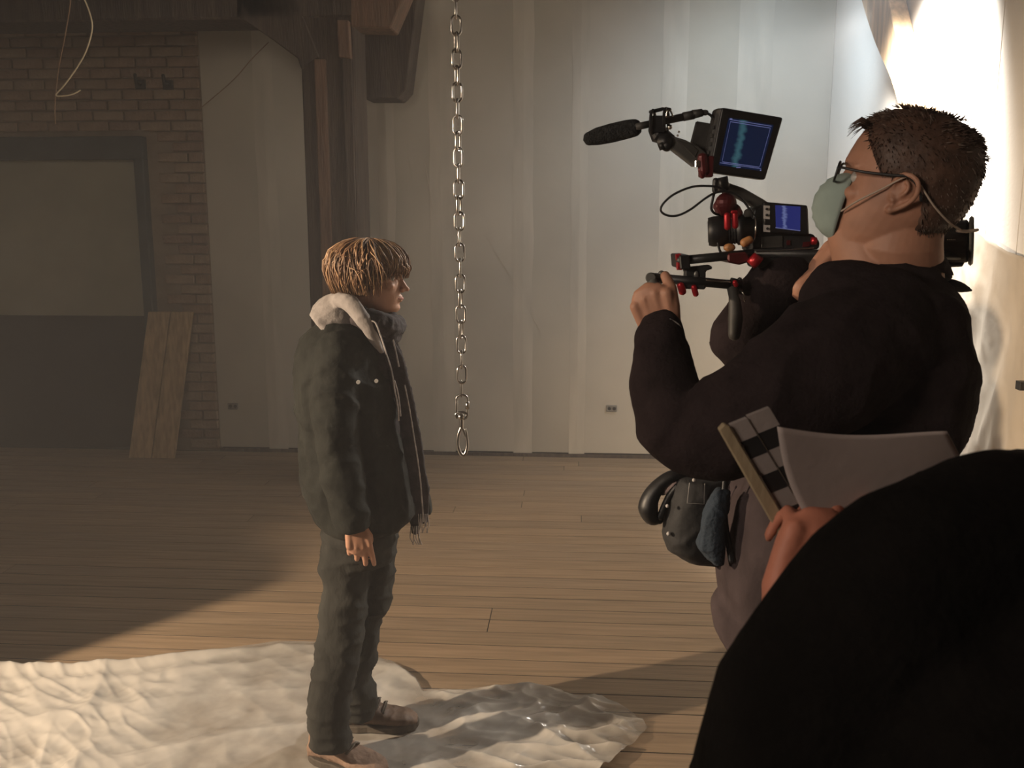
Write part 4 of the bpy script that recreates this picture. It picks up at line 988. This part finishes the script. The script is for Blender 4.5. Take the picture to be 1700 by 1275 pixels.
# ------------------------------------------------------------------ person at the right edge holding the slate
def make_front():
    b0 = H(1760, 900, .66); t = thing('person', 'person in black sweater seen from behind at the right edge, holding a clapperboard', 'person', V((b0.x, b0.y, 0)))
    # shoulder line runs away to the right
    S = H(1690, 900, .62); nk = H(1900, 740, .62)
    bm = B(); hm = basis(H(1960, 480, .66), (FH-RT*.2), UP, (1, 1, 1)); add_head(bm, hm, H(1950, 760, .66), .06)
    hipc = H(1850, 1200, .62); 
    loft(bm, [(H(1930, 870, .66), RT*.09, FH*.06, 2.2), (H(1900, 1020, .65), RT*.13, FH*.11, 2.2), (V((hipc.x, hipc.y, .95)), RT*.14, FH*.10, 2.2)], 20)
    hip = V((H(1850, 1200, .62).x+.06, H(1850, 1200, .62).y, .95))
    for s in (-.1, .1):
        h = hip+RT*s; tube(bm, [h, V((h.x, h.y, .5)), V((h.x, h.y, .08))], [.085, .06, .04], 12); tube(bm, [V((h.x, h.y, .04)), V((h.x, h.y, .04))+FH*.18], .035, 10)
    tube(bm, [H(1700, 980, .62), H(1500, 1290, .58), H(1310, 1015, .80)], [.034, .034, .026], 14)
    add_hand.left = True
    add_hand(bm, H(1302, 1022, .80), (UP*.75+RT*.42+FH*.25), (RT*.75-UP*.3+FH*.0), .95, curls=[(12, 35, 20), (45, 50, 30), (60, 60, 35), (62, 60, 35)], spread=6, thumb=(20, 15, 15), thumb_out=30)
    tube(bm, [H(2200, 900, .70), H(2300, 1250, .70)], [.05, .04], 12)
    body = blob('body', bm, M['skin_red'], t, 0.0040, 2)
    bm = B()
    sh = [(790, 1640, 2200, .66, .07), (830, 1540, 2240, .65, .10), (880, 1462, 2260, .64, .13), (940, 1400, 2270, .63, .15), (1010, 1340, 2280, .62, .16), (1080, 1290, 2280, .61, .165), (1160, 1250, 2270, .61, .17), (1275, 1215, 2260, .61, .17), (1500, 1230, 2230, .61, .17), (1900, 1300, 2150, .61, .16)]
    loft(bm, prings(dense(sh, 3), 2.3), 36)
    tube(bm, smooth_curve([H(1660, 900, .60), H(1500, 985, .58), H(1370, 1120, .57), H(1300, 1260, .58), H(1262, 1340, .62), H(1262, 1230, .70), H(1306, 1060, .78)], 4), lerp_list([.065, .062, .058, .055, .050, .044, .032], 4), 20)
    blob('sweater', bm, M['blackcloth'], t, 0.008, 4, folds(0.010, (7, 7, 7)))
    bm = B()
    for s in (-.1, .1):
        h = hip+RT*s; tube(bm, [h+V((0, 0, -.02)), V((h.x, h.y, .5)), V((h.x, h.y, .10))], [.115, .09, .08], 16)
    blob('trousers', bm, M['jeans'], t, 0.010, 3)
    bm = B(); n = 30; prev = None
    for z in lerp_list([p[0] for p in PROF if p[0] > -.06], 1):
        cur = []
        for k in range(n):
            th = 2*pi*k/n; lim = .06 if cos(th) > .3 else -.055; p = head_ring(max(z, lim), th); q = V((p.x, p.y, p.z*.5)).normalized(); cur.append(bm.verts.new(hm @ (p+q*.012)))
        if prev:
            for k in range(n): bm.faces.new((prev[k], prev[(k+1) % n], cur[(k+1) % n], cur[k]))
        else: bm.faces.new(cur[::-1])
        prev = cur
    bmesh.ops.remove_doubles(bm, verts=bm.verts, dist=1e-5); obj('hair', bm, M['hair_brown'], t, smooth=True)
make_front()
# ================================================================== CAMERA RIG
def make_rig():
    D = 1.60; t = thing('camera_rig', 'shoulder camera rig with shotgun microphone, monitor and red clamps held by the operator', 'camera', H(1250, 440, D))
    P = lambda x, y, dd=0: H(x, y, D+dd)
    def quad(pts, back, m, name, par=None, bev=.002, dd=0, uv=False):
        bm = B(); slab(bm, [P(a, b_, dd) for a, b_ in pts], FH*back)
        if uv: pass
        return obj(name, bm, m, par or t, bevel=bev)
    def screen(pts, m, name, par, dd):
        bm = B(); uvl = bm.loops.layers.uv.new('UVMap'); vs = [bm.verts.new(P(a, b_, dd)) for a, b_ in pts]; f = bm.faces.new(vs)
        for l, uv in zip(f.loops, ((0, 1), (1, 1), (1, 0), (0, 0))): l[uvl].uv = uv
        o = obj(name, bm, m, par, recalc=False); return o
    # microphone
    bm = B(); tube(bm, [P(979, 230, .03), P(992, 226.5, .028), P(1015, 221, .022), P(1040, 215, .016), P(1052, 212.5, .01)], [.0115, .0145, .0158, .0155, .0145], 20)
    mic = obj('microphone_windscreen', bm, M['foam'], t, smooth=True)
    bm = B(); cyl(bm, P(1055, 211), P(1078, 206), .0058); cyl(bm, P(1078, 206), P(1140, 193), .0062); cyl(bm, P(1134, 194), P(1152, 190.5), .0072); cyl(bm, P(1150, 190), P(1166, 187), .0074, .0062)
    tube(bm, [P(1166, 187), P(1172, 187)], .0045, 8); obj('microphone_body', bm, M['greydark'], t, smooth=True)
    bm = B(); tube(bm, smooth_curve([P(1170, 187), P(1178, 190), P(1184, 197), P(1187, 206), P(1186, 225)], 4), .0022, 8); obj('microphone_cable', bm, M['black'], t, smooth=True)
    # shock mount
    bm = B()
    for (cx, cy, r_) in ((1084, 203, 20), (1106, 199, 19)):
        pts = []
        for k in range(20):
            a = 2*pi*k/20; pts.append(P(cx+4*cos(a), cy+r_*sin(a), .020*cos(a)))
        tube(bm, pts, .0026, 6, closed=True)
    tube(bm, [P(1080, 186), P(1100, 181), P(1112, 182)], .003, 8); tube(bm, [P(1082, 222), P(1104, 220)], .004, 8)
    box(bm, P(1092, 207), (.020, .030, .026)); 
    tube(bm, [P(1086, 216), P(1090, 224), P(1104, 228), P(1112, 232)], [.010, .013, .013, .010], 12)
    obj('shock_mount', bm, M['black'], t, smooth=False)
    bm = B(); tube(bm, smooth_curve([P(1106, 193, -.022), P(1108, 183, -.022), P(1113, 184, -.022), P(1117, 192, -.022)], 3), .0016, 6); ball(bm, P(1112, 211, -.018), .0042); obj('mount_ring', bm, M['chrome'], t, smooth=True)
    for a, b_ in ((1127, 219), (1125, 225)):
        bm = B(); ball(bm, P(a, b_, -.016), .0019); obj('screw', bm, M['chrome'], t, smooth=True)
    bm = B(); cyl(bm, P(1104, 236, -.014), P(1104, 236, .012), .013, n=16); cyl(bm, P(1097, 237, -.008), P(1101, 248, -.008), .006); ball(bm, P(1107, 242, -.006), .0095); obj('mount_knob', bm, M['black'], t, smooth=True)
    # top handle
    bm = B(); slab(bm, [P(1112, 224, -.012), P(1138, 232, -.012), P(1160, 243, -.012), P(1178, 258, -.012), P(1160, 276, -.012), P(1152, 276, -.012), P(1113, 246, -.012)], FH*.024); obj('front_handle', bm, M['grey'], t, bevel=.003, seg=2)
    bm = B(); slab(bm, [P(1122, 231, -.014), P(1150, 240, -.014), P(1160, 250, -.014), P(1154, 262, -.014)], FH*.004); obj('handle_inset', bm, M['greydark'], t, bevel=.001)
    bm = B(); box(bm, P(1157.5, 272, -.014), (.0075, .010, .011)); obj('bright_bolt', bm, M['chrome'], t, bevel=.001)
    bm = B(); tube(bm, [P(1166, 262, -.01), P(1168, 284, -.01)], .009, 12); tube(bm, [P(1163, 282, -.012), P(1166, 292, -.012)], .005, 8); box(bm, P(1172, 277, .0), (.022, .026, .034)); obj('hinge', bm, M['darkred'], t, bevel=.002)
    bm = B(); tube(bm, [P(1196, 309, .02), P(1230, 322, .022), P(1262, 340, .022), P(1276, 348, .02)], [.0095, .0105, .0105, .009], 14); obj('rear_handle', bm, M['grey'], t, smooth=True)
    # monitor
    bm = B(); slab(bm, [P(1157, 201, .012), P(1186, 206, .012), P(1172, 262, .012), P(1148, 235.5, .012)], FH*.012); obj('sun_flap', bm, M['greydark'], t, bevel=.001)
    bm = B(); c4 = [P(1199, 178, -.012), P(1301, 195, .004), P(1271, 299, .004), P(1178, 286, -.012)]
    nrm = (c4[1]-c4[0]).cross(c4[3]-c4[0]).normalized(); nrm = nrm if nrm.dot(FH) > 0 else -nrm
    side = [c4[0], c4[3]]
    slab(bm, c4, nrm*.024); mon = obj('monitor', bm, M['black'], t, bevel=.004, seg=3)
    bm = B(); slab(bm, [P(1190, 181, -.004), P(1199, 178, -.012), P(1178, 286, -.012), P(1169, 280, -.004)], nrm*.022); obj('monitor_edge', bm, M['greydark'], mon, bevel=.003, seg=2)
    ins = lambda u, v, o_=-.0008: (c4[0]*(1-u)*(1-v)+c4[1]*u*(1-v)+c4[2]*u*v+c4[3]*(1-u)*v)+nrm*o_
    bm = B(); slab(bm, [ins(.04, .06, -.0003), ins(.96, .06, -.0003), ins(.96, .94, -.0003), ins(.04, .94, -.0003)], -nrm*.0004); obj('bezel', bm, M['black'], mon)
    bm = B(); uvl = bm.loops.layers.uv.new('UVMap'); f = bm.faces.new([bm.verts.new(ins(u, v, -.0012)) for u, v in ((.13, .14), (.87, .14), (.87, .87), (.13, .87))])
    for l, uv in zip(f.loops, ((0, 1), (1, 1), (1, 0), (0, 0))): l[uvl].uv = uv
    obj('screen', bm, M['screen_big'], mon, recalc=False)
    def ln(u0, v0, u1, v1, wd=.0006):
        bm = B(); tube(bm, [ins(u0, v0, -.0016), ins(u1, v1, -.0016)], wd, 4, round_end=False); obj('frame_line', bm, M['screen_line'], mon)
    ln(.15, .165, .84, .165); ln(.17, .195, .82, .195); ln(.14, .835, .86, .835); ln(.18, .815, .82, .815); ln(.17, .19, .17, .81, .0003); ln(.83, .19, .83, .81, .0004)
    bm = B(); box(bm, ins(.17, .155, -.0016), (.004, .001, .002)); box(bm, ins(.47, .865, -.0016), (.007, .001, .0016)); box(bm, ins(.86, .86, -.0016), (.002, .001, .002)); obj('screen_mark', bm, M['screen_line'], mon)
    for k in range(5):
        bm = B(); u = .10+.0*k; v = .30+.13*k; p = c4[0]*(1-v)+c4[3]*v; box(bm, p-RT*.0075-nrm*-.004, (.004, .002, .006)); obj('edge_button', bm, M['grey'], mon)
    # cable loops
    bm = B(); tube(bm, smooth_curve([P(1206, 318, -.03), P(1195, 312, -.03), P(1180, 309, -.03), P(1150, 310, -.03), P(1120, 322, -.03), P(1102, 337, -.03), P(1097, 349, -.03), P(1106, 357, -.03), P(1124, 358, -.03), P(1146, 348, -.03), P(1170, 330, -.03), P(1188, 320, -.03), P(1206, 318, -.03), P(1222, 323, -.03), P(1236, 336, -.03), P(1250, 356, -.03)], 5), .0019, 8); obj('looped_cable', bm, M['black'], t, smooth=True)
    bm = B(); tube(bm, smooth_curve([P(1190, 298, -.02), P(1187, 315, -.025), P(1183, 332, -.025), P(1181, 346, -.025), P(1186, 354, -.02), P(1196, 357, -.01)], 4), .0022, 8); tube(bm, smooth_curve([P(1188, 300, -.02), P(1187, 316, -.02)], 2), .005, 8); obj('straight_cable', bm, M['black'], t, smooth=True)
    bm = B(); tube(bm, smooth_curve([P(1192, 404, -.03), P(1195, 416, -.03), P(1200, 424, -.03)], 3), .002, 8); obj('thin_cable', bm, M['black'], t, smooth=True)
    # articulated arm under the monitor
    bm = B(); cyl(bm, P(1199, 294, -.004), P(1203, 316, -.004), .009); cyl(bm, P(1203, 312, -.004), P(1205, 330, -.004), .0055); obj('arm_joint', bm, M['black'], t, smooth=True)
    bm = B(); ball(bm, P(1205, 338, -.01), .018); slab(bm, [P(1188, 342, -.02), P(1198, 327, -.02), P(1214, 329, -.02), P(1220, 342, -.02), P(1214, 358, -.02), P(1196, 358, -.02)], FH*.03); slab(bm, [P(1212, 335, -.015), P(1228, 340, -.015), P(1236, 356, -.015), P(1216, 366, -.015)], FH*.025); obj('red_clamp', bm, M['darkred'], t, bevel=.003)
    for (a, b_) in ((1207, 368), (1220, 366)):
        bm = B(); tube(bm, [P(a, b_-10, -.055), P(a+.5, b_+9, -.055)], .0052, 12); obj('red_knob', bm, M['red'], t, smooth=True)
    bm = B(); tube(bm, [P(1216, 352, -.058), P(1222, 352, -.058)], .003, 8); obj('red_knob', bm, M['red'], t, smooth=True)
    # lens
    ax0, ax1 = P(1176, 385, .015), P(1252, 380, -.0)
    axd = (ax1-ax0).normalized(); L_ = (ax1-ax0).length
    bm = B()
    loftpts = [(0, .0235), (.10, .0255), (.38, .0262), (.42, .0225), (.62, .0225), (.64, .0255), (.78, .0255), (.80, .021), (1.0, .021)]
    tube(bm, [ax0+axd*L_*a for a, _ in loftpts], [r_ for _, r_ in loftpts], 28, round_end=False); lens = obj('lens', bm, M['black'], t, smooth=True)
    lens.data.polygons.foreach_set('use_smooth', [False]*len(lens.data.polygons)) if False else None
    bm = B(); tube(bm, [ax0-axd*.001, ax0+axd*.004], [.018, .018], 24, round_end=False); obj('front_glass', bm, M['grey'], lens, smooth=False)
    for a in (.44, .50, .56):
        bm = B(); q = ax0+axd*L_*a; tube(bm, [q, q+axd*.002], .0236, 28, round_end=False); obj('focus_ring', bm, M['blackmat'], lens)
    bm = B(); pts = [ax1-axd*.004+(RT*0+UP*cos(a)*.0262-FH*sin(a)*.0262) for a in [R(-40)+R(220)*k/16 for k in range(17)]]; tube(bm, pts, .0013, 6); obj('mount_arc', bm, M['chrome'], lens, smooth=True)
    bm = B(); tube(bm, [P(1236, 403, -.03), P(1244, 398, -.03)], [.0075, .0065], 12); obj('tan_knob', bm, M['orange'], t, smooth=True)
    bm = B(); ball(bm, P(1211, 411, -.02), (.010, .008, .007)); obj('follow_wheel', bm, M['orange'], t, smooth=True)
    # camera body
    bm = B(); slab(bm, [P(1252, 348, -.012), P(1268, 340, -.012), P(1342, 344, -.012), P(1344, 392, -.012), P(1256, 392, -.012), P(1246, 372, -.012)], FH*.07); body = obj('camera_body', bm, M['black'], t, bevel=.003, seg=2)
    bm = B(); slab(bm, [P(1268, 335, -.022), P(1341, 341, -.022), P(1343, 390, -.022), P(1268, 386, -.022)], FH*.012); fo = obj('screen_frame', bm, M['black'], body, bevel=.002)
    screen([(1287, 340.5), (1329, 343), (1328.5, 383.5), (1288, 378)], M['screen_small'], 'screen', body, -.0228)
    bm = B(); tube(bm, [P(1288, 378, -.0235), P(1328, 383, -.0235)], .0008, 4); obj('screen_bottom_line', bm, M['screen_line'], body)
    bm = B(); slab(bm, [P(1268, 341, -.0235), P(1278, 341.5, -.0235), P(1278, 364, -.0235), P(1268, 363, -.0235)], FH*.002); slab(bm, [P(1268, 373.5, -.0235), P(1278.5, 374, -.0235), P(1278.5, 385.5, -.0235), P(1268, 384.5, -.0235)], FH*.002); obj('button_plate', bm, M['whitebtn'], body)
    for (a, b_) in ((1273, 347), (1273, 357), (1274, 379.5)):
        bm = B(); cyl(bm, P(a, b_, -.0238), P(a, b_, -.0262), .0022, n=10); obj('button', bm, M['black'], body)
    bm = B(); slab(bm, [P(1246, 390, -.01), P(1350, 388, -.01), P(1362, 402, -.01), P(1360, 414, -.01), P(1248, 418, -.01)], FH*.07); obj('base_block', bm, M['blackmat'], t, bevel=.003)
    bm = B(); slab(bm, [P(1264, 393, -.012), P(1300, 391, -.012), P(1300, 411, -.012), P(1264, 413, -.012)], FH*.003); obj('grey_plate', bm, M['greydark'], t, bevel=.001)
    bm = B(); slab(bm, [P(1306, 399, -.0125), P(1312, 399, -.0125), P(1312, 407, -.0125), P(1306, 407, -.0125)], FH*.002); slab(bm, [P(1334, 402, -.0125), P(1345, 401, -.0125), P(1344, 409, -.0125), P(1332, 410, -.0125)], FH*.002); obj('plate_mark', bm, M['darkred'], t)
    bm = B(); tube(bm, [P(1347, 400, -.015), P(1355, 400, -.015)], .0065, 12, round_end=False); obj('red_knob', bm, M['red'], t, smooth=True)
    # rods
    for dd in (-.03, .03):
        bm = B(); cyl(bm, P(1124, 433, dd), P(1250, 421, dd), .0075); cyl(bm, P(1250, 421, dd), P(1600, 424, dd+.02), .0075); obj('rod', bm, M['black'], t, smooth=True)
    bm = B(); tube(bm, [P(1255, 418, -.038), P(1350, 411.5, -.038)], .0010, 6); obj('rod_glint', bm, M['steel'], t, smooth=True)
    bm = B(); slab(bm, [P(1128, 424, -.045), P(1145, 423, -.045), P(1147, 447, -.045), P(1130, 447, -.045)], FH*.09); obj('rod_clamp', bm, M['black'], t, bevel=.002)
    bm = B(); cyl(bm, P(1122, 427, -.03), P(1130, 426, -.03), .0055, n=12); cyl(bm, P(1124, 440, -.03), P(1132, 440, -.03), .0085, n=12); obj('red_knob', bm, M['red'], t)
    bm = B(); slab(bm, [P(1208, 421, -.04), P(1240, 418, -.04), P(1248, 434, -.04), P(1228, 440, -.04), P(1208, 436, -.04)], FH*.08); obj('red_rod_block', bm, M['darkred'], t, bevel=.003)
    bm = B(); tube(bm, [P(1247, 427, -.045), P(1259, 437, -.045)], [.0095, .0115], 14, round_end=False); obj('red_lever', bm, M['red'], t, smooth=True)
    bm = B(); slab(bm, [P(1252, 424, -.03), P(1352, 418, -.03), P(1356, 434, -.03), P(1330, 446, -.03), P(1258, 446, -.03)], FH*.07); obj('shoulder_plate', bm, M['blackmat'], t, bevel=.003)
    # offset bracket and handle bar
    bm = B(); slab(bm, [P(1133, 445, -.03), P(1180, 440, -.03), P(1184, 446, -.03), P(1172, 450, -.03), P(1172, 480, -.03), P(1137, 480, -.03), P(1138, 450, -.03)], FH*.02); slab(bm, [P(1136, 465, -.04), P(1172, 468, -.04), P(1171, 481, -.04), P(1136, 479, -.04)], FH*.05)
    obj('bar_bracket', bm, M['blackmat'], t, bevel=.002)
    bm = B(); ball(bm, P(1156, 457, -.031), (.004, .002, .008)); obj('bracket_slot', bm, M['grey'], t, smooth=True)
    for (a, b_, c_) in ((1130, 480, 6.5), (1152, 484, 5)):
        bm = B(); tube(bm, [P(a, b_-7, -.04), P(a+3, b_+4, -.04)], c_*.001, 12); obj('red_knob', bm, M['red'], t, smooth=True)
    bm = B(); cyl(bm, P(1100, 462.5, -.04), P(1220, 473, -.03), .0078); obj('handle_bar', bm, M['black'], t, smooth=True)
    bm = B(); tube(bm, [P(1173, 464.5, -.0475), P(1212, 468.5, -.0415)], .0016, 6); obj('bar_glint', bm, M['chrome'], t, smooth=True)
    bm = B(); cyl(bm, P(1080, 461, -.06), P(1080, 461, -.03), .0085, n=18); cyl(bm, P(1080, 461, -.045), P(1100, 463, -.04), .0085); ball(bm, P(1098, 455, -.04), .006); obj('grip_clamp', bm, M['grey'], t, bevel=.001)
    bm = B(); tube(bm, smooth_curve([P(1084, 470, -.05), P(1090, 485, -.10), P(1092, 505, -.17), P(1088, 530, -.20)], 3), lerp_list([.010, .009, .012, .012], 3), 14); obj('left_grip', bm, M['grey'], t, smooth=True)
    bm = B(); cyl(bm, P(1212, 470, -.03), P(1230, 474, -.03), .0095, n=14); tube(bm, [P(1228, 464, -.03), P(1230, 478, -.03)], .004, 8); obj('grip_clamp', bm, M['black'], t)
    bm = B(); tube(bm, [P(1220, 469, -.045), P(1222, 473, -.045)], .0042, 8); obj('red_knob', bm, M['red'], t, smooth=True)
    bm = B(); tube(bm, smooth_curve([P(1216, 478, -.03), P(1218, 492, -.04), P(1220, 505, -.045), P(1221, 530, -.05), P(1219, 556, -.055)], 3), lerp_list([.0095, .0085, .0105, .0125, .010], 3), 14); obj('right_grip', bm, M['greydark'], t, smooth=True)
    bm = B(); tube(bm, smooth_curve([P(1230, 480, -.03), P(1234, 488, -.035), P(1237, 500, -.035)], 3), .0016, 6); tube(bm, [P(1224, 496, -.045), P(1234, 500, -.04)], .0014, 6); obj('grip_edge', bm, M['chrome'], t, smooth=True)
    # counterweight at the back
    bm = B(); cyl(bm, P(1562, 403, .02), P(1608, 400, .0), .036, n=32); obj('counterweight', bm, M['black'], t, smooth=False, bevel=.003)
    bm = B(); cyl(bm, P(1608, 400, .0), P(1616, 399.7, -.003), .0415, n=40); obj('weight_disc', bm, M['grey'], t, bevel=.003)
    bm = B(); slab(bm, [P(1540, 432, -.0), P(1604, 424, -.0), P(1602, 440, -.0), P(1598, 443, -.0), P(1540, 446, -.0)], FH*.05); obj('weight_bracket', bm, M['black'], t, bevel=.003)
    bm = B()
    for k in range(5): ball(bm, P(1573+k*3, 398, -.036), .0011, u=8, v=6)
    obj('bright_studs', bm, M['chrome'], t, smooth=True)
    bm = B(); tube(bm, smooth_curve([P(1555, 442, .0), P(1568, 450, .0), P(1573, 459, .0), P(1566, 466, .0)], 3), [.008]*10, 10); obj('rear_knob', bm, M['black'], t, smooth=True)
    bm = B(); tube(bm, smooth_curve([P(1560, 476, .0), P(1580, 474, .0), P(1598, 478, .0), P(1612, 482, .0)], 3), lerp_list([.012, .011, .008, .002], 3), 14, flat=1.0); obj('shoulder_pad_tip', bm, M['blackmat'], t, smooth=True)
make_rig()
# ------------------------------------------------------------------ clapperboard
def make_slate():
    D = .86; P = lambda x, y, dd=0: H(x, y, D+dd)
    t = thing('clapperboard', 'wooden clapperboard with black and white striped sticks, held by the person in black', 'clapperboard', P(1300, 900))
    bm = B(); slab(bm, [P(1194, 714), P(1203, 704), P(1212, 708), P(1338, 918), P(1318, 945), P(1300, 900)], FH*.010); st = obj('clap_stick', bm, M['khaki'], t, bevel=.001)
    a0, a1 = V((1210, 706)).to_2d() if False else (1212, 706), (1348, 932)
    for k in range(8):
        u0, u1 = k/8, (k+1)/8; f = lambda u, w_: (a0[0]+(a1[0]-a0[0])*u+w_*34, a0[1]+(a1[1]-a0[1])*u-w_*2)
        sk = .07
        q = [f(u0, 0), f(u0-sk*.6, 1), f(u1-sk*.6, 1), f(u1, 0)]
        bm = B(); slab(bm, [P(x, y, .004) for x, y in q], FH*.008); obj('white_stripe' if k % 2 == 0 else 'black_stripe', bm, M['stick_white' if k % 2 == 0 else 'black'], t)
        g_ = lambda u, w_: (a0[0]+36+(a1[0]-a0[0])*u+w_*44, a0[1]-3+(a1[1]-a0[1])*u-w_*2)
        q = [g_(u0-.05, 0), g_(u0-sk*.8-.05, 1), g_(u1-sk*.8-.05, 1), g_(u1-.05, 0)]
        bm = B(); slab(bm, [P(x, y, .006) for x, y in q], FH*.008); obj('white_stripe' if k % 2 == 0 else 'black_stripe', bm, M['stick_white' if k % 2 == 0 else 'black'], t)
    bm = B(); slab(bm, [P(1296, 716, .09), P(1370, 724, .09), P(1398, 920, .09), P(1345, 926, .09)], FH*.006); obj('board', bm, M['black'], t)
    for k in range(4):
        bm = B(); c = P(1232+k*26, 740+k*46, .003); cyl(bm, c, c-FH*.002, .0016, n=8); obj('rivet', bm, M['steel'], t)
    # loose pages
    pg = B(); nu, nv = 26, 20; G = []
    tl, tr, br, bl_ = (1290, 708), (1572, 722), (1625, 815), (1388, 930)
    for i in range(nu+1):
        u = i/nu; row = []
        for j in range(nv+1):
            v = j/nv; x = (tl[0]*(1-u)+tr[0]*u)*(1-v)+(bl_[0]*(1-u)+br[0]*u)*v; y = (tl[1]*(1-u)+tr[1]*u)*(1-v)+(bl_[1]*(1-u)+br[1]*u)*v
            cx = -30*sin(v*pi)*(1-u)**2; y2 = y+8*sin(u*pi*1.3)*(1-v)
            row.append(pg.verts.new(P(x+cx*0+(-22*sin(v*pi)*(1-u)**2), y2, -.030+.012*sin(u*3.0)+.010*(1-u)**2*sin(v*3)+.05*v*u)))
        G.append(row)
    for i in range(nu):
        for j in range(nv): pg.faces.new((G[i][j], G[i+1][j], G[i+1][j+1], G[i][j+1]))
    o = obj('script_pages', pg, M['paper'], smooth=True); md = o.modifiers.new('s', 'SOLIDIFY'); md.thickness = .0012
    tag(o, 'curled paper pages held beside the clapperboard by the person in black', 'paper')
make_slate()
# ------------------------------------------------------------------ waist bag
def make_bag():
    D = 1.50; P = lambda x, y, dd=0: H(x, y, D+dd)
    t = thing('waist_bag', 'black waist bag hanging at the camera operator hip', 'bag', P(1150, 925))
    bm = B()
    loft(bm, prings(dense([(792, 1128, 1200, D, .040), (812, 1118, 1202, D, .050), (850, 1106, 1203, D, .055), (885, 1102, 1203, D, .055), (905, 1106, 1200, D, .050), (922, 1128, 1198, D, .040), (932, 1160, 1196, D, .028)]), 2.8), 26)
    blob('pouch', bm, M['blackmat'], t, .004, 3, folds(.005, (20, 20, 20)))
    bm = B(); tube(bm, smooth_curve([P(1140, 790), P(1118, 790), P(1098, 802), P(1082, 822), P(1076, 842), P(1082, 858), P(1094, 862)], 4), lerp_list([.006, .010, .011, .014, .017, .014, .008], 4), 14, flat=1.3, flatdir=FH); obj('curved_handle', bm, M['black'], t, smooth=True)
    bm = B(); tube(bm, smooth_curve([P(1096, 858, -.01), P(1104, 838, -.01), P(1112, 822, -.01), P(1124, 808, -.01)], 3), .006, 10); obj('side_strap', bm, M['black'], t, smooth=True)
    bm = B(); tube(bm, smooth_curve([P(1101, 816, .0), P(1112, 810, .0), P(1122, 802, .0), P(1130, 792, .01)], 3), lerp_list([.006, .011, .009, .006], 3), 10); blob('tissue', bm, M['tissue'], t, .003, 1, folds(.004, (60, 60, 60)))
    bm = B()
    c = [(1145, 802), (1141, 835), (1169, 837), (1170, 803)]
    tube(bm, [P(*c[0], -.056), P(*c[1], -.058), P(*c[2], -.056), P(*c[3], -.054)], .0009, 5); obj('piping', bm, M['stitch'], t, smooth=True)
    for a, b_, r_ in ((1152, 797, .003), (1110, 886, .0036), (1108, 840, .003)):
        bm = B(); ball(bm, P(a, b_, -.055 if a > 1120 else -.04), r_); obj('stud', bm, M['whitebtn'], t, smooth=True)
    cl = B()
    loft(cl, prings(dense([(815, 1188, 1212, 1.40, .012), (850, 1170, 1208, 1.40, .02), (880, 1164, 1206, 1.40, .022), (905, 1158, 1206, 1.40, .022), (925, 1170, 1204, 1.40, .018), (938, 1182, 1204, 1.40, .01)]), 2.2), 18)
    o = blob('cloth', cl, M['bluejeans'], None, .003, 2, folds(.010, (35, 35, 12))); tag(o, 'blue rag tucked between the waist bag and the cardigan', 'cloth')
    bm = B(); tube(bm, smooth_curve([H(1205, 792, 1.41), H(1202, 830, 1.40), H(1204, 870, 1.40), H(1210, 905, 1.40), H(1214, 930, 1.39)], 4), .005, 8, flat=.5, flatdir=FH); obj('hanging_strap', bm, M['black'], t, smooth=True)
make_bag()
# ------------------------------------------------------------------ origins at the base of single-mesh things
bpy.context.view_layer.update()
for o in list(sc.objects):
    if o.type == 'MESH' and o.parent is None and o.get('kind') != 'structure' and o.location.length < 1e-9:
        cs = [v.co for v in o.data.vertices]
        lo = V((min(c.x for c in cs), min(c.y for c in cs), min(c.z for c in cs))); hi = V((max(c.x for c in cs), max(c.y for c in cs), 0))
        ofs = V(((lo.x+hi.x)/2, (lo.y+hi.y)/2, lo.z)); o.data.transform(Matrix.Translation(-ofs)); o.location = ofs
bpy.context.view_layer.update()
